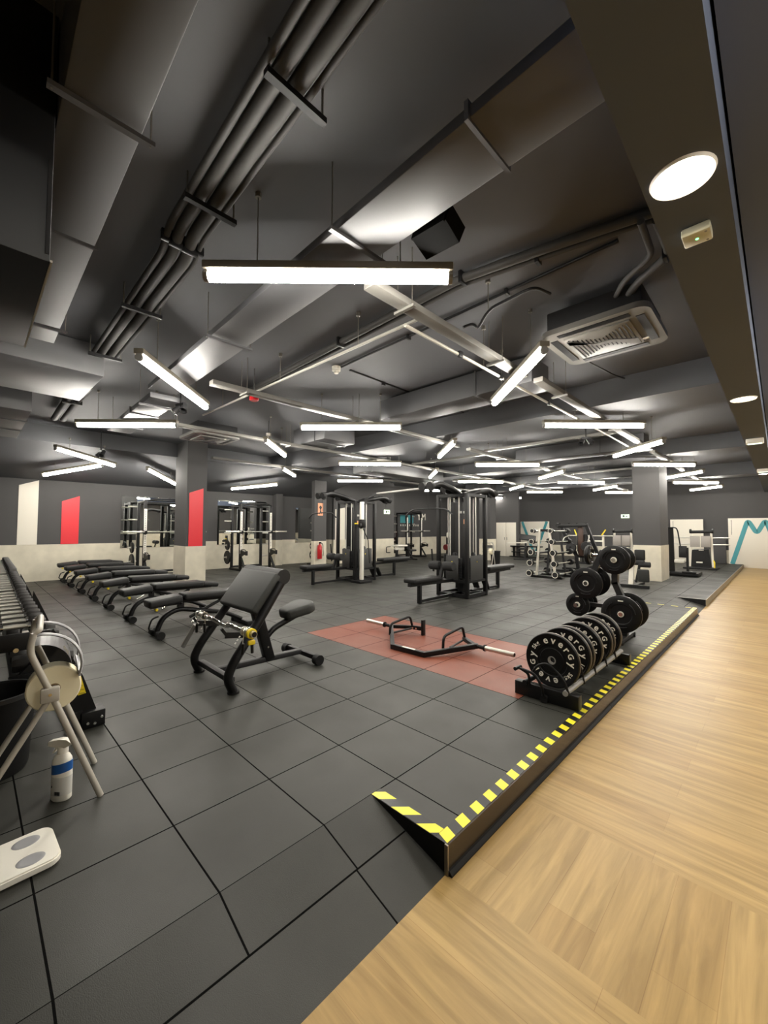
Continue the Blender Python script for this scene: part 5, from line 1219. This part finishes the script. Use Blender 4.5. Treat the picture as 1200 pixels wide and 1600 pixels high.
m = MB(); m.box((0.08, 0.45, 0.5), (0.36, 0.36, 0.09), bevel=0.03, seg=3); m.build('seat', UPH_BLACK, t)
for x in (-0.55, -0.25, 0.0, 0.28):
    m = MB(); m.cyl((x, 0, 1.55), (x, 0, 1.60), 0.03, 12); m.build('end_stop', BLACK, t)
m = MB(); m.lathe([(0, -0.04), (0.075, -0.04), (0.085, 0), (0.075, 0.04), (0, 0.04)], (-0.60, 0, 1.52), (0, 1, 0), 18); m.build('pivot_drum', BLACK, t)
for x in (-0.15, 0.40):
    m = MB(); m.tube([(x, -0.05, 0.72), (x + 0.03, -0.5, 0.66)], 0.025, 12); m.build('loading_peg', WHITE, t)
for i, (x, z) in enumerate(((-0.15, 0.8), (0.32, 0.85))):
    m = MB(); m.lathe([(0.026, -0.05), (0.15, -0.05), (0.16, -0.03), (0.16, 0.03), (0.15, 0.05), (0.026, 0.05)], (x, -0.12, z), (0, 1, 0), 24, closed=True); m.build('fixed_drum', CHAR, t)
m = MB()
for s in (-1, 1): m.tube(fillet([(0.08 + s * 0.3, -0.05, 1.2), (0.08 + s * 0.38, -0.3, 1.12), (0.08 + s * 0.38, -0.42, 1.0)], 0.06), 0.018, 10)
m.build('press_handle', SILVER, t)
def foot_press(label, loc, s=1.0, bars=True):
    """leg press with two square grey foot plates"""
    t = thing('leg_press', label, 'machine', loc, 0)
    for x in (-0.155, 0.155):
        m = MB(); m.box((x, 0, 0.97), (0.285, 0.03, 0.40), rotx(-0.12), bevel=0.006); m.build('foot_plate', GREYDIM, t)
    m = MB(); m.bar((-0.33, 0.12, 0.06), (-0.26, 0.12, 1.32), 0.06, 0.06, (0, 1, 0)); m.bar((0.33, 0.12, 0.06), (0.30, 0.12, 1.32), 0.06, 0.06, (0, 1, 0)); m.build('white_frame', PANELW, t)
    m = MB(); m.cyl((-0.30, 0.10, 1.31), (0.34, 0.10, 1.33), 0.055, 14); m.build('top_roller', FOAM, t)
    for x in (-0.29, 0.34):
        m = MB(); m.lathe([(0, -0.03), (0.075, -0.03), (0.085, 0), (0.075, 0.03), (0, 0.03)], (x, 0.10, 1.34), (1, 0, 0), 16); m.build('pivot_disc', BLACK, t)
    m = MB(); m.prism([(-0.34, 0.0), (-0.26, 0.62), (0.22, 0.66), (0.30, 0.0)], (0, 0.35, 0.04), (1, 0, 0), (0, 0, 1), 0.5); m.build('carriage_box', BLACK, t)
    m = MB(); m.box((0, 0.05, 0.03), (0.95, 0.9, 0.06), bevel=0.01); m.build('base_plate', BLACK2, t)
    m = MB(); m.box((-0.05, 0.08, 0.22), (0.18, 0.03, 0.05)); m.tube([(-0.06, 0.08, 0.66), (0.08, 0.08, 0.66)], 0.015, 8); m.build('pull_handle', WHITE, t)
    if bars:
        m = MB()
        for z in (1.10, 0.86):
            for sx in (-1, 1): m.cyl((sx * 0.30, 0.18, z), (sx * 0.80, 0.18, z + 0.01), 0.022, 12)
        m.build('loading_peg', KNURL, t)
    m = MB(); m.tube(fillet([(0.40, -0.2, 0.06), (0.40, -0.2, 0.25), (0.36, 0.0, 0.3)], 0.05), 0.02, 8); m.build('yellow_lever', YELLOW, t)
    return t
foot_press('leg press with two grey foot plates before the white board past the square pillar', (-2.06, 18.4, 0))
foot_press('leg press with two grey foot plates on the barbell rack side of the square pillar', (-4.36, 17.5, 0), bars=False)
t = thing('bench_station', 'white framed bench station with yellow grips behind the press machine', 'machine', (-5.85, 18.5, 0))
m = MB(); m.cyl((-0.9, 0, 1.12), (1.1, 0, 1.12), 0.025, 12); m.build('bar_shaft', KNURL, t)
for x in (-0.45, 0.55):
    m = MB(); m.bar((x, 0.1, 0.03), (x, 0.05, 1.16), 0.07, 0.07); m.build('white_upright', PANELW, t)
    m = MB(); m.bar((x - 0.04, 0, 1.14), (x + 0.12 * (1 if x > 0 else -1), -0.02, 1.38), 0.04, 0.04); m.build('yellow_grip', YELLOW, t)
m = MB(); m.bar((-0.45, 0.05, 0.9), (0.55, 0.05, 0.9), 0.12, 0.06); m.build('white_beam', WHITE, t)
m = MB(); m.box((0.05, -0.5, 0.44), (0.30, 1.1, 0.08), bevel=0.03, seg=3); m.build('bench_pad', UPH_BLACK, t)
m = MB(); m.box((0.05, -0.5, 0.03), (0.5, 1.3, 0.06)); m.bar((0.05, -0.9, 0.05), (0.05, -0.9, 0.41), 0.06, 0.06); m.bar((0.05, -0.1, 0.05), (0.05, -0.1, 0.41), 0.06, 0.06); m.build('bench_frame', BLACK2, t)
# hyperextension machine in front of the square pillar
t = thing('leg_extension', 'small black roller machine standing in front of the square pillar', 'machine', (-2.55, 11.35, 0))
m = MB(); m.bar((-0.42, -0.12, 0.035), (0.32, -0.12, 0.035), 0.09, 0.07); m.bar((0.0, -0.1, 0.035), (0.0, 0.8, 0.035), 0.08, 0.06); m.build('base_frame', BLACK2, t)
m = MB(); m.bar((-0.08, -0.05, 0.05), (-0.08, 0.10, 0.55), 0.10, 0.06); m.build('white_upright', PANELW, t)
m = MB(); m.bar((0.03, -0.02, 0.12), (0.12, 0.02, 0.66), 0.05, 0.06, (0, 1, 0)); m.build('lever_arm', BLACK, t)
for (x0, x1, z, r) in ((-0.30, 0.22, 0.60, 0.06), (0.10, 0.34, 0.56, 0.065)):
    m = MB(); m.lathe([(0, 0), (r - 0.01, 0), (r, 0.01), (r, x1 - x0 - 0.01), (r - 0.01, x1 - x0), (0, x1 - x0)], (x0, -0.06, z), (1, 0, 0), 18); m.build('foam_roller', FOAM, t)
m = MB(); m.box((0.10, 0.05, 0.78), (0.22, 0.10, 0.26), bevel=0.03, seg=3); m.build('upper_pad', UPH_BLACK, t)
m = MB(); m.box((0.20, -0.1, 0.30), (0.24, 0.08, 0.30), rotx(0.15), bevel=0.03, seg=3); m.build('shin_pad', UPH, t)
m = MB(); m.cyl((-0.22, -0.1, 0.70), (-0.02, -0.1, 0.72), 0.02, 10); m.build('yellow_lever', YELLOW, t)
# standing glute machine past the pillar
t = thing('standing_machine', 'tall black standing machine with a curved tube just past the square pillar', 'machine', (-2.2, 15.4, 0))
m = MB(); m.box((0.08, 0.0, 0.06), (0.75, 0.9, 0.10), bevel=0.015); m.box((0.24, -0.38, 0.12), (0.34, 0.2, 0.06), bevel=0.01); m.build('base_platform', BLACK, t)
m = MB(); m.bar((-0.28, 0, 0.1), (-0.30, 0, 1.45), 0.22, 0.10); m.build('tower', BLACK, t)
m = MB(); m.tube(fillet([(-0.32, -0.1, 1.46), (-0.10, -0.1, 1.46), (-0.06, -0.1, 1.35), (0.0, -0.1, 0.86), (0.06, -0.1, 0.84)], 0.06), 0.018, 10); m.build('curved_tube', BLACK, t)
m = MB(); m.box((0.05, -0.05, 0.72), (0.20, 0.12, 0.36), bevel=0.02); m.build('pad', UPH_BLACK, t)
m = MB(); m.bar((0.16, -0.05, 0.1), (0.16, -0.05, 0.85), 0.06, 0.06); m.build('post', BLACK2, t)
m = MB(); m.box((-0.05, 0.05, 0.42), (0.26, 0.2, 0.10), bevel=0.02); m.build('white_cover', WHITE, t)
# low bench in front of the white board with teal bars
t = thing('low_rack', 'low black rack before the white board with teal bars', 'rack', (-9.0, 19.3, 0))
m = MB()
for x in (-0.6, 0.0, 0.6): m.bar((x, 0, 0.0), (x, 0, 0.5), 0.06, 0.3)
m.build('rack_leg', BLACK, t)
m = MB(); m.box((0, 0, 0.53), (1.5, 0.4, 0.06)); m.box((0, 0, 0.25), (1.4, 0.36, 0.04)); m.box((0, 0, 0.02), (1.6, 0.4, 0.04)); m.build('rack_shelf', BLACK, t)
t = thing('incline_bench', 'black incline bench with a white frame before the white board with teal bars', 'bench', (-8.3, 17.6, 0), 0.3)
m = MB(); m.box((0, 0, 0), (0.30, 0.72, 0.08), bevel=0.03, seg=3); q = m.build('backrest', UPH_BLACK, t); q.location = (0.12, 0.15, 1.0); q.rotation_euler = (0.2, math.radians(-52), math.radians(90))
m = MB(); m.bar((-0.75, 0.1, 0.75), (0.1, 0.1, 0.78), 0.05, 0.05); m.build('white_arm', WHITE, t)
m = MB(); m.box((-0.1, 0.1, 0.5), (0.3, 0.4, 0.08), bevel=0.03); m.build('seat', UPH_BLACK, t)
m = MB(); m.bar((0, 0.1, 0.03), (0.05, 0.1, 0.75), 0.09, 0.08); m.box((0, 0.1, 0.03), (0.9, 0.5, 0.06)); m.build('base_frame', BLACK2, t)
